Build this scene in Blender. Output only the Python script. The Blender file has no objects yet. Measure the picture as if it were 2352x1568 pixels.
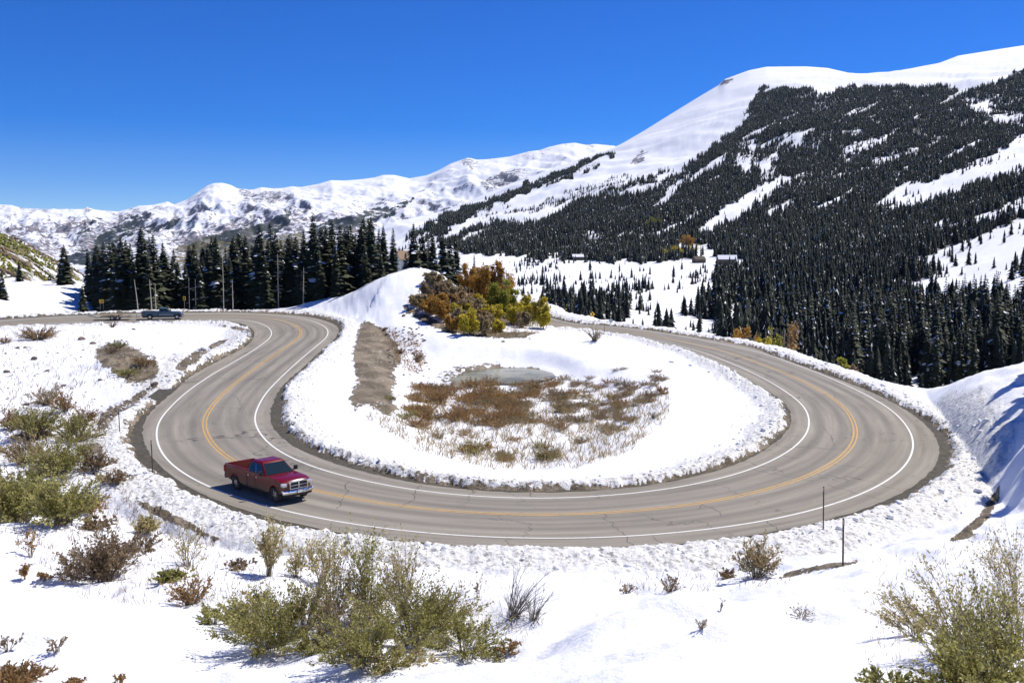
import bpy, bmesh, math, random
import numpy as np
from mathutils import Vector, Matrix, kdtree
C = bpy.context.scene.collection
R = math.radians
rng = np.random.default_rng(7)
random.seed(7)

# ------------------------------------------------------------------ camera, sky, sun, exposure
F, CX, CY, HY = 2200.0, 1176.0, 784.0, 590.0          # focal length and centre, in photo units of 2352 px width
PITCH = math.atan((CY - HY) / F)
cd = bpy.data.cameras.new('camera'); cam = bpy.data.objects.new('camera', cd); C.objects.link(cam)
cd.sensor_width = 36; cd.lens = F / 2352 * 36; cd.clip_start = 0.1; cd.clip_end = 40000
cam.rotation_euler = (math.pi / 2 - PITCH, 0, 0)
bpy.context.scene.camera = cam
SUN_EL, SUN_AZ = R(54), R(56)                         # azimuth from +Y towards +X
w = bpy.data.worlds.new('World'); bpy.context.scene.world = w; w.use_nodes = True
nt = w.node_tree; bg = nt.nodes['Background']
sky = nt.nodes.new('ShaderNodeTexSky'); sky.sky_type = 'NISHITA'; sky.sun_disc = False
sky.sun_elevation = SUN_EL; sky.sun_rotation = SUN_AZ; sky.altitude = 3400; sky.air_density = 1.0
sky.dust_density = 0.0; sky.ozone_density = 4.0
hs = nt.nodes.new('ShaderNodeHueSaturation'); hs.inputs['Saturation'].default_value = 1.52; hs.inputs['Hue'].default_value = 0.520
nt.links.new(sky.outputs[0], hs.inputs['Color']); nt.links.new(hs.outputs[0], bg.inputs[0])
bg.inputs[1].default_value = 0.115
sl = bpy.data.lights.new('sun', 'SUN'); sl.energy = 4.6; sl.angle = R(0.5); sl.color = (1.0, 0.955, 0.88)
so = bpy.data.objects.new('sun', sl); C.objects.link(so)
to_sun = Vector((math.sin(SUN_AZ) * math.cos(SUN_EL), math.cos(SUN_AZ) * math.cos(SUN_EL), math.sin(SUN_EL)))
so.rotation_euler = to_sun.to_track_quat('Z', 'Y').to_euler()
sc = bpy.context.scene
sc.view_settings.view_transform = 'Standard'; sc.view_settings.look = 'None'
sc.view_settings.exposure = 0.26; sc.view_settings.gamma = 1.0
sc.render.engine = 'CYCLES'; sc.cycles.max_bounces = 5; sc.cycles.diffuse_bounces = 3; sc.cycles.glossy_bounces = 2
sc.cycles.transparent_max_bounces = 4
sc.cycles.use_denoising = False if False else True

# ------------------------------------------------------------------ helpers
def tag(o, label=None, cat=None, group=None, kind=None):
    if label: o['label'] = label
    if cat: o['category'] = cat
    if group: o['group'] = group
    if kind: o['kind'] = kind
    return o

def empty(name, loc=(0, 0, 0), rz=0.0, label=None, cat=None, group=None):
    o = bpy.data.objects.new(name, None); C.objects.link(o); o.location = loc; o.rotation_euler = (0, 0, rz)
    o.empty_display_size = 0.2
    return tag(o, label, cat, group)

def mesh_np(name, V, Fs, mat=None, parent=None, smooth=False, colors=None, mats=None, midx=None, sizes=None):
    """V (n,3); Fs (m,k) faces of one size"""
    me = bpy.data.meshes.new(name)
    V = np.asarray(V, np.float32); Fs = np.asarray(Fs, np.int32)
    m, k = Fs.shape
    me.vertices.add(len(V)); me.vertices.foreach_set('co', V.ravel())
    me.loops.add(m * k); me.loops.foreach_set('vertex_index', Fs.ravel())
    me.polygons.add(m); me.polygons.foreach_set('loop_start', np.arange(0, m * k, k, dtype=np.int32))
    me.polygons.foreach_set('loop_total', np.full(m, k, np.int32))
    if smooth: me.polygons.foreach_set('use_smooth', np.ones(m, bool))
    me.update(calc_edges=True)
    if colors is not None:
        for nm, arr in colors.items():
            a = me.attributes.new(nm, 'FLOAT_COLOR', 'POINT'); arr = np.asarray(arr, np.float32)
            if arr.shape[1] == 3: arr = np.hstack([arr, np.ones((len(arr), 1), np.float32)])
            a.data.foreach_set('color', arr.ravel())
    for mm in (mats or ([mat] if mat else [])): me.materials.append(mm)
    if midx is not None: me.polygons.foreach_set('material_index', np.asarray(midx, np.int32))
    o = bpy.data.objects.new(name, me); C.objects.link(o)
    if parent: o.parent = parent
    return o

def link_mesh(name, me, parent=None):
    o = bpy.data.objects.new(name, me); C.objects.link(o)
    if parent: o.parent = parent
    return o

# value / gradient noise in numpy
_P = rng.permutation(4096); _G = rng.uniform(0, 2 * math.pi, 4096)
def pn(x, y, seed=0):
    x = np.asarray(x, float) + seed * 17.31; y = np.asarray(y, float) - seed * 9.73
    xi = np.floor(x).astype(np.int64); yi = np.floor(y).astype(np.int64); xf = x - xi; yf = y - yi
    def g(ix, iy, dx, dy):
        a = _G[_P[(ix + _P[iy & 4095]) & 4095]]
        return np.cos(a) * dx + np.sin(a) * dy
    u = xf * xf * xf * (xf * (xf * 6 - 15) + 10); v = yf * yf * yf * (yf * (yf * 6 - 15) + 10)
    a = g(xi, yi, xf, yf) * (1 - u) + g(xi + 1, yi, xf - 1, yf) * u
    b = g(xi, yi + 1, xf, yf - 1) * (1 - u) + g(xi + 1, yi + 1, xf - 1, yf - 1) * u
    return (a * (1 - v) + b * v) * 1.5
def fbm(x, y, o=4, seed=0, gain=0.5):
    s = 0; a = 1.0
    for i in range(o):
        s = s + a * pn(x * 2 ** i, y * 2 ** i, seed + i * 3); a *= gain
    return s
def ridged(x, y, o=4, seed=0):
    s = 0; a = 1.0
    for i in range(o):
        s = s + a * (1 - 2 * np.abs(pn(x * 2 ** i, y * 2 ** i, seed + i * 3))); a *= 0.5
    return s
def sst(a, b, x):
    t = np.clip((x - a) / (b - a), 0, 1); return t * t * (3 - 2 * t)
def inpoly(px, py, poly):
    px = np.asarray(px); py = np.asarray(py); r = np.zeros(px.shape, bool); n = len(poly)
    for i in range(n):
        x1, y1 = poly[i]; x2, y2 = poly[(i + 1) % n]
        if y1 == y2: continue
        c = ((y1 > py) != (y2 > py)) & (px < (x2 - x1) * (py - y1) / (y2 - y1) + x1)
        r ^= c
    return r
def ray(px, py):
    x = np.asarray(px, float) - CX; y = CY - np.asarray(py, float); c, s = math.cos(PITCH), math.sin(PITCH)
    return np.stack([x, F * c + y * s, -F * s + y * c], -1)
def to_pix(X, Y, Z):
    c, s = math.cos(PITCH), math.sin(PITCH); dep = Y * c - Z * s; v = Y * s + Z * c
    return CX + F * X / dep, CY - F * v / dep
def zplane(x, y):
    return -13.6 - 0.01745 * x + 2.2e-4 * np.clip(y - 60, 0, 150) ** 2
def on_plane(P, dz=0.0):
    P = np.asarray(P, float); d = ray(P[:, 0], P[:, 1]); t = -13.6 / d[:, 2]
    for _ in range(60):
        z = zplane(d[:, 0] * t, d[:, 1] * t) + dz; t = 0.5 * t + 0.5 * z / d[:, 2]
    return (d * t[:, None])

# ------------------------------------------------------------------ materials
def mat_new(name, col, rough=0.8, metal=0.0, spec=None):
    m = bpy.data.materials.new(name); m.use_nodes = True; b = m.node_tree.nodes['Principled BSDF']
    b.inputs['Base Color'].default_value = (*col, 1); b.inputs['Roughness'].default_value = rough
    b.inputs['Metallic'].default_value = metal
    if spec is not None: b.inputs['Specular IOR Level'].default_value = spec
    return m
class NT:
    def __init__(s, m): s.t = m.node_tree; s.b = s.t.nodes['Principled BSDF']
    def n(s, typ, **kw):
        o = s.t.nodes.new('ShaderNode' + typ)
        for k, v in kw.items():
            if k.startswith('i_'):
                key = k[2:]; key = int(key) if key.isdigit() else key.replace('_', ' ')
                o.inputs[key].default_value = v
            else: setattr(o, k, v)
        return o
    def l(s, a, b): s.t.links.new(a, b)
    def noise(s, vec, scale, detail=4, rough=0.55, dist=0.0):
        o = s.n('TexNoise'); o.inputs['Scale'].default_value = scale; o.inputs['Detail'].default_value = detail
        o.inputs['Roughness'].default_value = rough; o.inputs['Distortion'].default_value = dist
        if vec is not None: s.l(vec, o.inputs['Vector'])
        return o.outputs['Fac']
    def rng(s, v, a, b, c=0.0, d=1.0):
        o = s.n('MapRange'); o.inputs[1].default_value = a; o.inputs[2].default_value = b
        o.inputs[3].default_value = c; o.inputs[4].default_value = d; s.l(v, o.inputs[0]); return o.outputs[0]
    def math(s, op, a, b=None, clamp=False):
        o = s.n('Math', operation=op, use_clamp=clamp)
        for i, v in enumerate((a, b)):
            if v is None: continue
            if isinstance(v, (int, float)): o.inputs[i].default_value = v
            else: s.l(v, o.inputs[i])
        return o.outputs[0]
    def mix(s, f, a, b, mode='MIX'):
        o = s.n('MixRGB', blend_type=mode)
        for i, v in ((0, f), (1, a), (2, b)):
            if isinstance(v, (int, float)): o.inputs[i].default_value = v
            elif isinstance(v, tuple): o.inputs[i].default_value = (*v, 1)
            else: s.l(v, o.inputs[i])
        return o.outputs[0]
    def bump(s, h, strength, dist):
        o = s.n('Bump'); o.inputs['Strength'].default_value = strength; o.inputs['Distance'].default_value = dist
        s.l(h, o.inputs['Height']); s.l(o.outputs[0], s.b.inputs['Normal']); return o

def make_ground_mat():
    m = mat_new('snow_and_earth', (0.85, 0.87, 0.9), 0.75, spec=0.25); t = NT(m)
    geo = t.n('NewGeometry'); pos = geo.outputs['Position']
    at = t.n('Attribute', attribute_name='mask'); sep = t.n('SeparateColor'); t.l(at.outputs['Color'], sep.inputs[0])
    dirt, rock, berm = sep.outputs[0], sep.outputs[1], sep.outputs[2]; alpha = at.outputs['Alpha']
    mpd = t.n('Mapping'); mpd.inputs['Scale'].default_value = (1.3, 0.55, 1.3); mpd.inputs['Rotation'].default_value = (0, 0, 0.5); t.l(pos, mpd.inputs[0]); mapd = mpd.outputs[0]
    n1 = t.noise(pos, 0.5, 5); n2 = t.noise(pos, 2.2, 8, 0.65); n3 = t.noise(pos, 9.0, 5, 0.6)
    snow = t.mix(t.rng(n1, 0.35, 0.7), (0.84, 0.85, 0.865), (0.89, 0.89, 0.89))
    bs = t.mix(t.rng(t.noise(pos, 3.2, 7, 0.7), 0.50, 0.66), (0.80, 0.79, 0.75), (0.26, 0.23, 0.18))
    snow = t.mix(berm, snow, bs)
    d1 = t.mix(t.rng(n2, 0.35, 0.65), (0.055, 0.042, 0.022), (0.16, 0.125, 0.075))
    d1 = t.mix(t.rng(n3, 0.45, 0.75), d1, (0.23, 0.185, 0.125))
    d1 = t.mix(t.rng(t.noise(mapd, 0.35, 4), 0.45, 0.62), d1, t.mix(t.rng(n3, 0.35, 0.65), (0.19, 0.15, 0.10), (0.33, 0.27, 0.19)))
    dfac = t.math('MULTIPLY', t.rng(t.math('ADD', dirt, t.math('MULTIPLY', t.math('SUBTRACT', t.noise(mapd, 1.0, 9, 0.72), 0.5), 1.9)), 0.44, 0.54), 1.0, True)
    col = t.mix(dfac, snow, d1)
    r1 = t.mix(t.rng(t.noise(pos, 0.012, 6, 0.6), 0.4, 0.6), (0.10, 0.105, 0.13), (0.20, 0.16, 0.155))
    rn = t.noise(pos, 0.035, 10, 0.75)
    rfac = t.rng(t.math('ADD', rock, t.math('MULTIPLY', t.math('SUBTRACT', rn, 0.5), 1.6)), 0.46, 0.56)
    col = t.mix(rfac, col, r1)
    # alpha channel: wooded ground seen from afar
    wn = t.noise(pos, 0.014, 8, 0.7)
    wc = t.mix(t.rng(t.noise(pos, 0.006, 3), 0.45, 0.6), (0.018, 0.026, 0.026), (0.03, 0.04, 0.03))
    wfac = t.rng(t.math('ADD', alpha, t.math('MULTIPLY', t.math('SUBTRACT', wn, 0.5), 1.5)), 0.46, 0.58)
    col = t.mix(wfac, col, wc)
    g = t.n('Attribute', attribute_name='autumn')
    gs = t.n('SeparateColor'); t.l(g.outputs['Color'], gs.inputs[0])
    gn = t.noise(pos, 0.035, 7, 0.7)
    gc = t.mix(t.rng(gn, 0.4, 0.6), (0.045, 0.055, 0.018), (0.20, 0.15, 0.045))
    gfac = t.rng(t.math('ADD', gs.outputs[0], t.math('MULTIPLY', t.math('SUBTRACT', t.noise(pos, 0.05, 8, 0.75), 0.5), 1.6)), 0.4, 0.55)
    col = t.mix(gfac, col, gc)
    t.l(col, t.b.inputs['Base Color'])
    near = t.rng(t.n('CameraData').outputs['View Distance'], 60, 260, 1, 0) if False else None
    h = t.math('ADD', t.math('MULTIPLY', n2, t.math('ADD', 0.5, t.math('MULTIPLY', t.math('ADD', berm, dfac), 1.4))), t.math('ADD', t.math('MULTIPLY', n3, 0.16), t.math('MULTIPLY', t.noise(pos, 28.0, 4, 0.7), 0.06)))
    t.bump(h, 0.6, 0.22)
    return m
M = {}
M['ground'] = make_ground_mat()
# ------------------------------------------------------------------ the road, traced and laid on the ground
tA = [(-120,757),(0,750),(150,741),(300,739),(413,739.5),(513,741),(567,747),(600,754.5),(620,764.5),(621.7,772.8),(613,786),(583,806),(533,836),(483,861),(424,903.5),(390,937),(371,971),(365,997),(373,1035),(398,1067),(441,1094),(508.6,1128),(593,1158),(678,1179),(784,1196),(911,1215),(1059.5,1230),(1208,1236),(1314,1236),(1420,1233),(1568,1223),(1695,1206.5),(1822,1181),(1949.5,1145),(2034,1107),(2081,1060),(2095.6,1026),(2093.5,997),(2072,963),(2034,933),(1981,903.5),(1868,853),(1768,816),(1668,789.5),(1568,773.5),(1484,763),(1384,751.5),(1264,741.5)]
tC = [(-120,751),(0,744),(150,734),(300,729),(433,727),(533,726),(623,731),(660,739.5),(683,749.5),(692,761),(688,774.5),(670,788),(623,819.5),(567,859.5),(514,902),(487,933),(470,958.6),(467.5,980),(477,1005),(500,1035),(536,1060),(600,1091),(650,1108),(712,1124),(784,1142),(911,1163),(1038,1177),(1165.5,1183),(1250,1184.5),(1377,1181),(1568,1163),(1695,1141),(1822,1107),(1907,1069),(1949.5,1035),(1966.5,1001),(1962,971),(1941,937),(1896,903.5),(1835,871),(1768,843),(1668,808),(1568,784.5),(1484,767.5),(1384,753.5),(1264,743)]
tB = [(-120,746),(0,738),(150,729),(300,721),(433,720),(633,722),(683,728),(723,736),(747,748),(751,759.5),(747,774.5),(727,794.5),(693,823),(653,859.5),(611,903.5),(593,933),(589,954),(593,982),(614.5,1014),(653,1043),(720.5,1071),(784,1092),(911,1117.5),(1038,1134.5),(1165,1141.7),(1292.6,1141.7),(1420,1136),(1568,1118),(1674,1094),(1759,1060),(1822,1026.5),(1852,992.5),(1859.6,967),(1852,941.6),(1808.5,903.5),(1735,859.5),(1651.6,823),(1568,796),(1484,774),(1384,757),(1264,745)]
tGA = [(413,742),(517,747),(580,759.5),(583,774.5),(567,796),(500,829.5),(443,859.5),(383.5,908),(330.6,941.6),(303,984),(299,1018),(313.6,1052),(352,1081.5),(402.6,1111),(487,1153.6),(593,1192),(678,1213),(784,1232),(911,1250),(1038,1260),(1165,1267),(1292.6,1269),(1420,1266),(1568,1255),(1716,1236),(1865,1206.5),(1992,1175),(2098,1128),(2161,1086),(2182.5,1052),(2182.5,1026),(2165.6,992.5),(2115,950),(2060,925),(2014,903.5),(1918,866),(1801.6,824.5),(1685,786),(1568,769.5),(1484,759.5),(1384,748)]
tPA = [(413,741.5),(517,746),(580,759.5),(583,774.5),(567,796),(500,829.5),(443,859.5),(392,908),(345,941.6),(330,980),(328,1000),(339,1030.6),(364.5,1060),(424,1103),(508.6,1147),(593,1179),(678,1202),(784,1219),(911,1242),(1038,1253),(1165,1261.6),(1292.6,1264),(1420,1259.5),(1568,1249),(1716,1230),(1865,1201),(1992,1165),(2098,1115),(2145,1072),(2157,1040),(2157,1020),(2140,990),(2098,952),(2050,925),(2006,903.5),(1914,867),(1799,825.5),(1685,787),(1568,770.2),(1484,760.2),(1384,748.5)]
tPB = [(433,718),(633,716),(717,719.5),(760,731),(779,746),(772,766),(748,796),(698,843),(651,883),(637,903.5),(625,937),(622,965),(634,992.5),(668,1022),(720.5,1047),(784,1066),(911,1100),(1038,1119),(1165,1130.5),(1250,1132),(1420,1122),(1568,1103),(1653,1078),(1737.5,1040),(1801,996),(1818,966),(1813,938),(1774,903.5),(1717,873),(1651.6,835),(1568,802),(1451,771),(1350.6,756),(1267,748)]
tGB = [(433,716),(633,715),(717,718),(762,730),(781,746),(774,766),(751,796),(703,843),(657,883),(653,903.5),(647,937),(648,963),(665,997),(703.5,1022),(784,1057),(911,1094),(1038,1114),(1165,1127),(1250,1129),(1420,1119.5),(1568,1100),(1653,1075),(1737.5,1037),(1801,992.5),(1818,962),(1814,936),(1776,903.5),(1718,873),(1651.6,835),(1568,802.5),(1451,771.5),(1350.6,756.5),(1267,748.5)]
cw = on_plane(tC)[:, :2]
cw = np.vstack([cw, [[-12, 204], [-40, 212], [-70, 216]]])
def spline(P, step=0.5):
    out = []; n = len(P)
    for i in range(n - 1):
        p0, p1, p2, p3 = P[max(i - 1, 0)], P[i], P[i + 1], P[min(i + 2, n - 1)]
        k = max(2, int(np.hypot(*(p2 - p1)) / 0.25))
        t = np.linspace(0, 1, k, endpoint=False)[:, None]
        out.append(0.5 * ((2 * p1) + (-p0 + p2) * t + (2 * p0 - 5 * p1 + 4 * p2 - p3) * t * t + (-p0 + 3 * p1 - 3 * p2 + p3) * t ** 3))
    Q = np.vstack(out); s = np.r_[0, np.cumsum(np.hypot(*np.diff(Q, axis=0).T))]
    u = np.arange(0, s[-1], step)
    return np.stack([np.interp(u, s, Q[:, 0]), np.interp(u, s, Q[:, 1])], 1)
def gsm(a, sig):
    k = int(3 * sig); g = np.exp(-0.5 * (np.arange(-k, k + 1) / sig) ** 2); g /= g.sum()
    b = np.pad(a, k, mode='reflect', reflect_type='odd'); return np.convolve(b, g, 'valid')
CL = spline(cw)
sig = 6
CL = np.stack([gsm(CL[:, 0], sig), gsm(CL[:, 1], sig)], 1)
CL = spline(CL[::2]); NS = len(CL)
T = np.gradient(CL, axis=0); T /= np.hypot(*T.T)[:, None]; Nn = np.stack([-T[:, 1], T[:, 0]], 1)
S_ = np.arange(NS) * 0.5
kd = kdtree.KDTree(NS)
for i in range(NS): kd.insert((CL[i, 0], CL[i, 1], 0), i)
kd.balance()
def nearest(x, y):
    f = kd.find
    return np.fromiter((f((a, b, 0))[1] for a, b in zip(x, y)), np.int64, len(x))
def offsets(P, sigma=7.0, lo=0, hi=9):
    q = on_plane(P)[:, :2]; i = nearest(q[:, 0], q[:, 1]); d = np.abs(((q - CL[i]) * Nn[i]).sum(1))
    d = np.clip(d, lo, hi); s = S_[i]; wts = np.exp(-0.5 * ((S_[:, None] - s[None]) / sigma) ** 2) + 1e-9 * np.exp(-np.abs(S_[:, None] - s[None]) / 20)
    return (wts * d).sum(1) / wts.sum(1)
oA = offsets(tA, 8, 3.4, 4.6); oB = offsets(tB, 8, 3.3, 4.4)
oPA = np.maximum(offsets(tPA, 6, 4.0, 7.5), oA + 0.35); oPB = np.maximum(offsets(tPB, 6, 3.9, 6.5), oB + 0.35)
oGA = np.maximum(offsets(tGA, 5, 4.2, 9) - 0.25, oPA + 0.25); oGB = np.maximum(offsets(tGB, 5, 4.2, 8) - 0.1, oPB + 0.2)

# ------------------------------------------------------------------ terrain
KX = np.array([[-46, 186, 0], [-30, 182, 4.6], [-20, 181, 7.8], [-9.2, 176, 6.2], [0.3, 171, 3.8], [6.8, 168, 1.2]], float)
KNOLL = spline(KX[:, :2], 1.0); KS = np.interp(np.arange(len(KNOLL)), np.r_[0, np.cumsum(np.hypot(*np.diff(KX[:, :2], axis=0).T))], KX[:, 2])
LOOP = on_plane([(836,742),(818,800),(808,880),(818,945),(870,1005),(960,1048),(1100,1083),(1250,1088),(1350,1078),(1450,1040),(1530,970),(1560,915),(1510,868),(1420,835),(1330,812),(1250,798),(1150,790),(1050,785),(960,768),(890,748)], 0)[:, :2]
def poly_sd(x, y, P):
    d = np.full(x.shape, 1e9); n = len(P)
    for i in range(n):
        a, b = P[i], P[(i + 1) % n]; e = b - a
        t = np.clip(((x - a[0]) * e[0] + (y - a[1]) * e[1]) / (e @ e), 0, 1)
        d = np.minimum(d, np.hypot(x - a[0] - t * e[0], y - a[1] - t * e[1]))
    return np.where(inpoly(x, y, P), d, -d)
BD = 1.7
POND = on_plane([(1040,872),(1075,848),(1130,840),(1180,838),(1225,842),(1258,855),(1266,866),(1240,874),(1190,880),(1130,882),(1085,880)], -BD)[:, :2]

TX = np.array([-400, 0, 400, 700, 900, 1000, 1300, 1500, 1750, 2000, 2200, 2352, 2700, 3300], float)
TY = np.array([40, 140, 200, 300, 450, 650, 900, 1200, 1600, 2000, 2600], float)
TR = {  # photo row of the ground at those distances, last value taken from the crest below
 -400:[1900,1000,850,790,760,740,720,700,690,680,670], 0:[1900,1000,850,790,760,740,715,695,680,665,650],
 400:[1900,1000,850,790,760,735,710,690,670,650,620], 700:[1900,1000,850,780,735,700,670,640,608,580,548],
 900:[1900,1000,850,770,715,670,635,600,568,545,525], 1000:[1900,1000,850,760,695,645,603,565,535,512,492],
 1300:[1900,1000,840,735,670,625,590,535,470,425,378], 1500:[1900,1050,850,735,665,615,570,500,430,370,290],
 1750:[1900,1130,880,750,670,600,520,440,330,235,153], 2000:[1900,1110,880,760,670,590,500,400,290,215,174],
 2200:[1900,1080,860,740,635,550,460,370,270,200,128], 2352:[1900,1040,810,690,570,480,400,320,235,175,104],
 2700:[1900,1000,760,640,520,430,350,280,200,150,80], 3300:[1900,900,700,560,440,360,290,230,170,130,70]}
TROW = np.array([TR[int(x)] for x in TX], float)
TZ = -(TROW - HY) / F * TY[None] * 1.0
CR3 = np.array([(-400,690),(0,660),(400,625),(700,560),(820,535),(900,525),(980,500),(1070,465),(1150,430),(1250,395),(1330,365),(1400,343),(1420,335),(1480,300),(1540,262),(1600,225),(1650,195),(1665,180),(1685,173),(1720,160),(1760,152),(1850,152),(1900,156),(1950,168),(1990,174),(2050,170),(2100,160),(2150,148),(2200,128),(2250,120),(2300,112),(2352,104),(2500,90),(2700,80),(3300,70)], float)
CR1 = np.array([(-600,430),(-300,470),(-100,465),(0,470),(25,471),(50,478),(90,480),(150,481),(190,480),(200,475),(215,481),(240,484),(270,486),(300,479),(320,473),(350,471),(385,463),(400,470),(430,458),(460,437),(475,427),(490,421),(510,420),(530,425),(545,433),(580,436),(600,430),(625,433),(650,432),(670,428),(690,430),(730,423),(760,414),(790,415),(830,412),(860,408),(880,402),(905,402),(940,410),(980,403),(1010,390),(1035,376),(1055,369),(1075,362),(1095,367),(1120,366),(1170,360),(1215,348),(1240,345),(1260,338),(1290,331),(1320,328),(1345,333),(1365,331),(1410,335),(1440,345),(1500,360),(1800,420),(2400,430),(3000,430)], float)
CR4 = np.array([(-600,470),(-100,520),(0,541),(60,562),(130,600),(200,640),(240,672),(300,705),(400,770),(520,900),(3300,900)], float)
def crest(u, CRV, D):
    X = (CRV[:, 0] - CX) / F * D; d = ray(CRV[:, 0], CRV[:, 1]); uu = d[:, 0] / d[:, 1]; zz = d[:, 2] / d[:, 1] * D
    return np.interp(u, uu, zz)
FPX = np.arange(-400, 3301, 20.0); FLY = np.linspace(math.log(40), math.log(2600), 70)
_t = np.array([np.interp(FLY, np.log(TY), r) for r in TZ]); _t = np.array([np.interp(FPX, TX, _t[:, j]) for j in range(70)]).T
_t = np.array([gsm(r, 1.6) for r in _t]); FT = np.array([gsm(_t[:, j], 4.0) for j in range(70)]).T
CRU = np.linspace(-1.4, 1.4, 1400)
CRS = gsm(crest(CRU, CR3, 2600.0), 28)
def zfar(x, y):
    u = x / np.maximum(y, 1); px = CX + F * u
    fi = np.clip((px - FPX[0]) / 20.0, 0, len(FPX) - 1.001); ix = fi.astype(int); fx = fi - ix
    ly = np.log(np.clip(y, 41, 2599)); fj = np.clip((ly - FLY[0]) / (FLY[1] - FLY[0]), 0, 68.999); iy = fj.astype(int); fy = fj - iy
    z3 = (FT[ix, iy] * (1 - fy) + FT[ix, iy + 1] * fy) * (1 - fx) + (FT[ix + 1, iy] * (1 - fy) + FT[ix + 1, iy + 1] * fy) * fx
    cz = crest(u, CR3, 2600.0); tc = FT[ix, 69] * (1 - fx) + FT[ix + 1, 69] * fx
    cs = np.interp(u, CRU, CRS); wq = np.clip((y - 1500) / 1100, 0, 1); z3 = z3 + (cs - tc) * wq ** 2 + (cz - cs) * np.clip((y - 2000) / 600, 0, 1) ** 4
    nz = fbm(x / 260, y / 260, 5, 2) * np.clip((y - 400) / 900, 0, 1) * 14 * np.clip((2600 - y) / 900, 0.0, 1)
    nz = nz + fbm(x / 40, y / 40, 4, 5) * np.clip((y - 160) / 200, 0, 1) * 1.1 * np.clip((2600 - y) / 900, 0.0, 1)
    g = ridged(x / 230 + y / 700, y / 1500, 4, 9) * sst(1300, 1900, y) * np.clip((2600 - y) / 500, 0, 1) * 9
    z3 = np.where(y > 2600, cz - (y - 2600) * 0.42, z3) + np.where(y > 2600, 0, nz + g)
    # green hill on the left
    D4 = 1300.0; c4 = crest(u, CR4, D4)
    f4 = c4 - (D4 - y) * np.maximum(0.10, (c4 + 38) / 900.0); f4 = np.where(y > D4, c4 - (y - D4) * 0.3, f4) + fbm(x / 90, y / 90, 4, 4) * 6 * sst(300, 700, y)
    f4 = np.where(px > 500, -400, f4)
    z = np.maximum(z3, f4)
    # the far range
    D1 = 7000.0; c1 = crest(u, CR1, D1); t = np.clip((y - 3600) / (D1 - 3600), 0, 1)
    base = -60.0
    f1 = base + (c1 - base) * (0.86 * t ** 1.15 + 0.14 * t ** 4)
    env = np.sin(np.pi * np.clip(t, 0, 1) ** 0.8) ** 0.8
    gx = x + 0.55 * y
    f1 = f1 + 0.62 * env * (ridged(gx / 800, y / 2600, 3, 21) * 95 - 50 + ridged((x + 0.7 * y) / 240, y / 2200, 4, 37) * 24 + ridged((x - 0.2 * y) / 420, y / 1500, 4, 33) * 40 + ridged((x + 0.3 * y) / 150, y / 700, 3, 35) * 22 + ridged((x + 0.5 * y) / 75, y / 420, 3, 36) * 9)
    cr = ridged(x / 260, y / 260, 3, 44)
    f1 = f1 + np.where(t > 0.8, (cr - 0.6) * 10 * (1 - np.abs(t - 0.9) / 0.1), 0)
    f1 = np.where(y > D1, c1 - (y - D1) * 0.45, f1)
    f1 = np.where(y < 3600, -600, f1)
    return np.maximum(z, f1), np.where(f1 > z, 1, np.where(f4 > z3, 4, 3))

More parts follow.
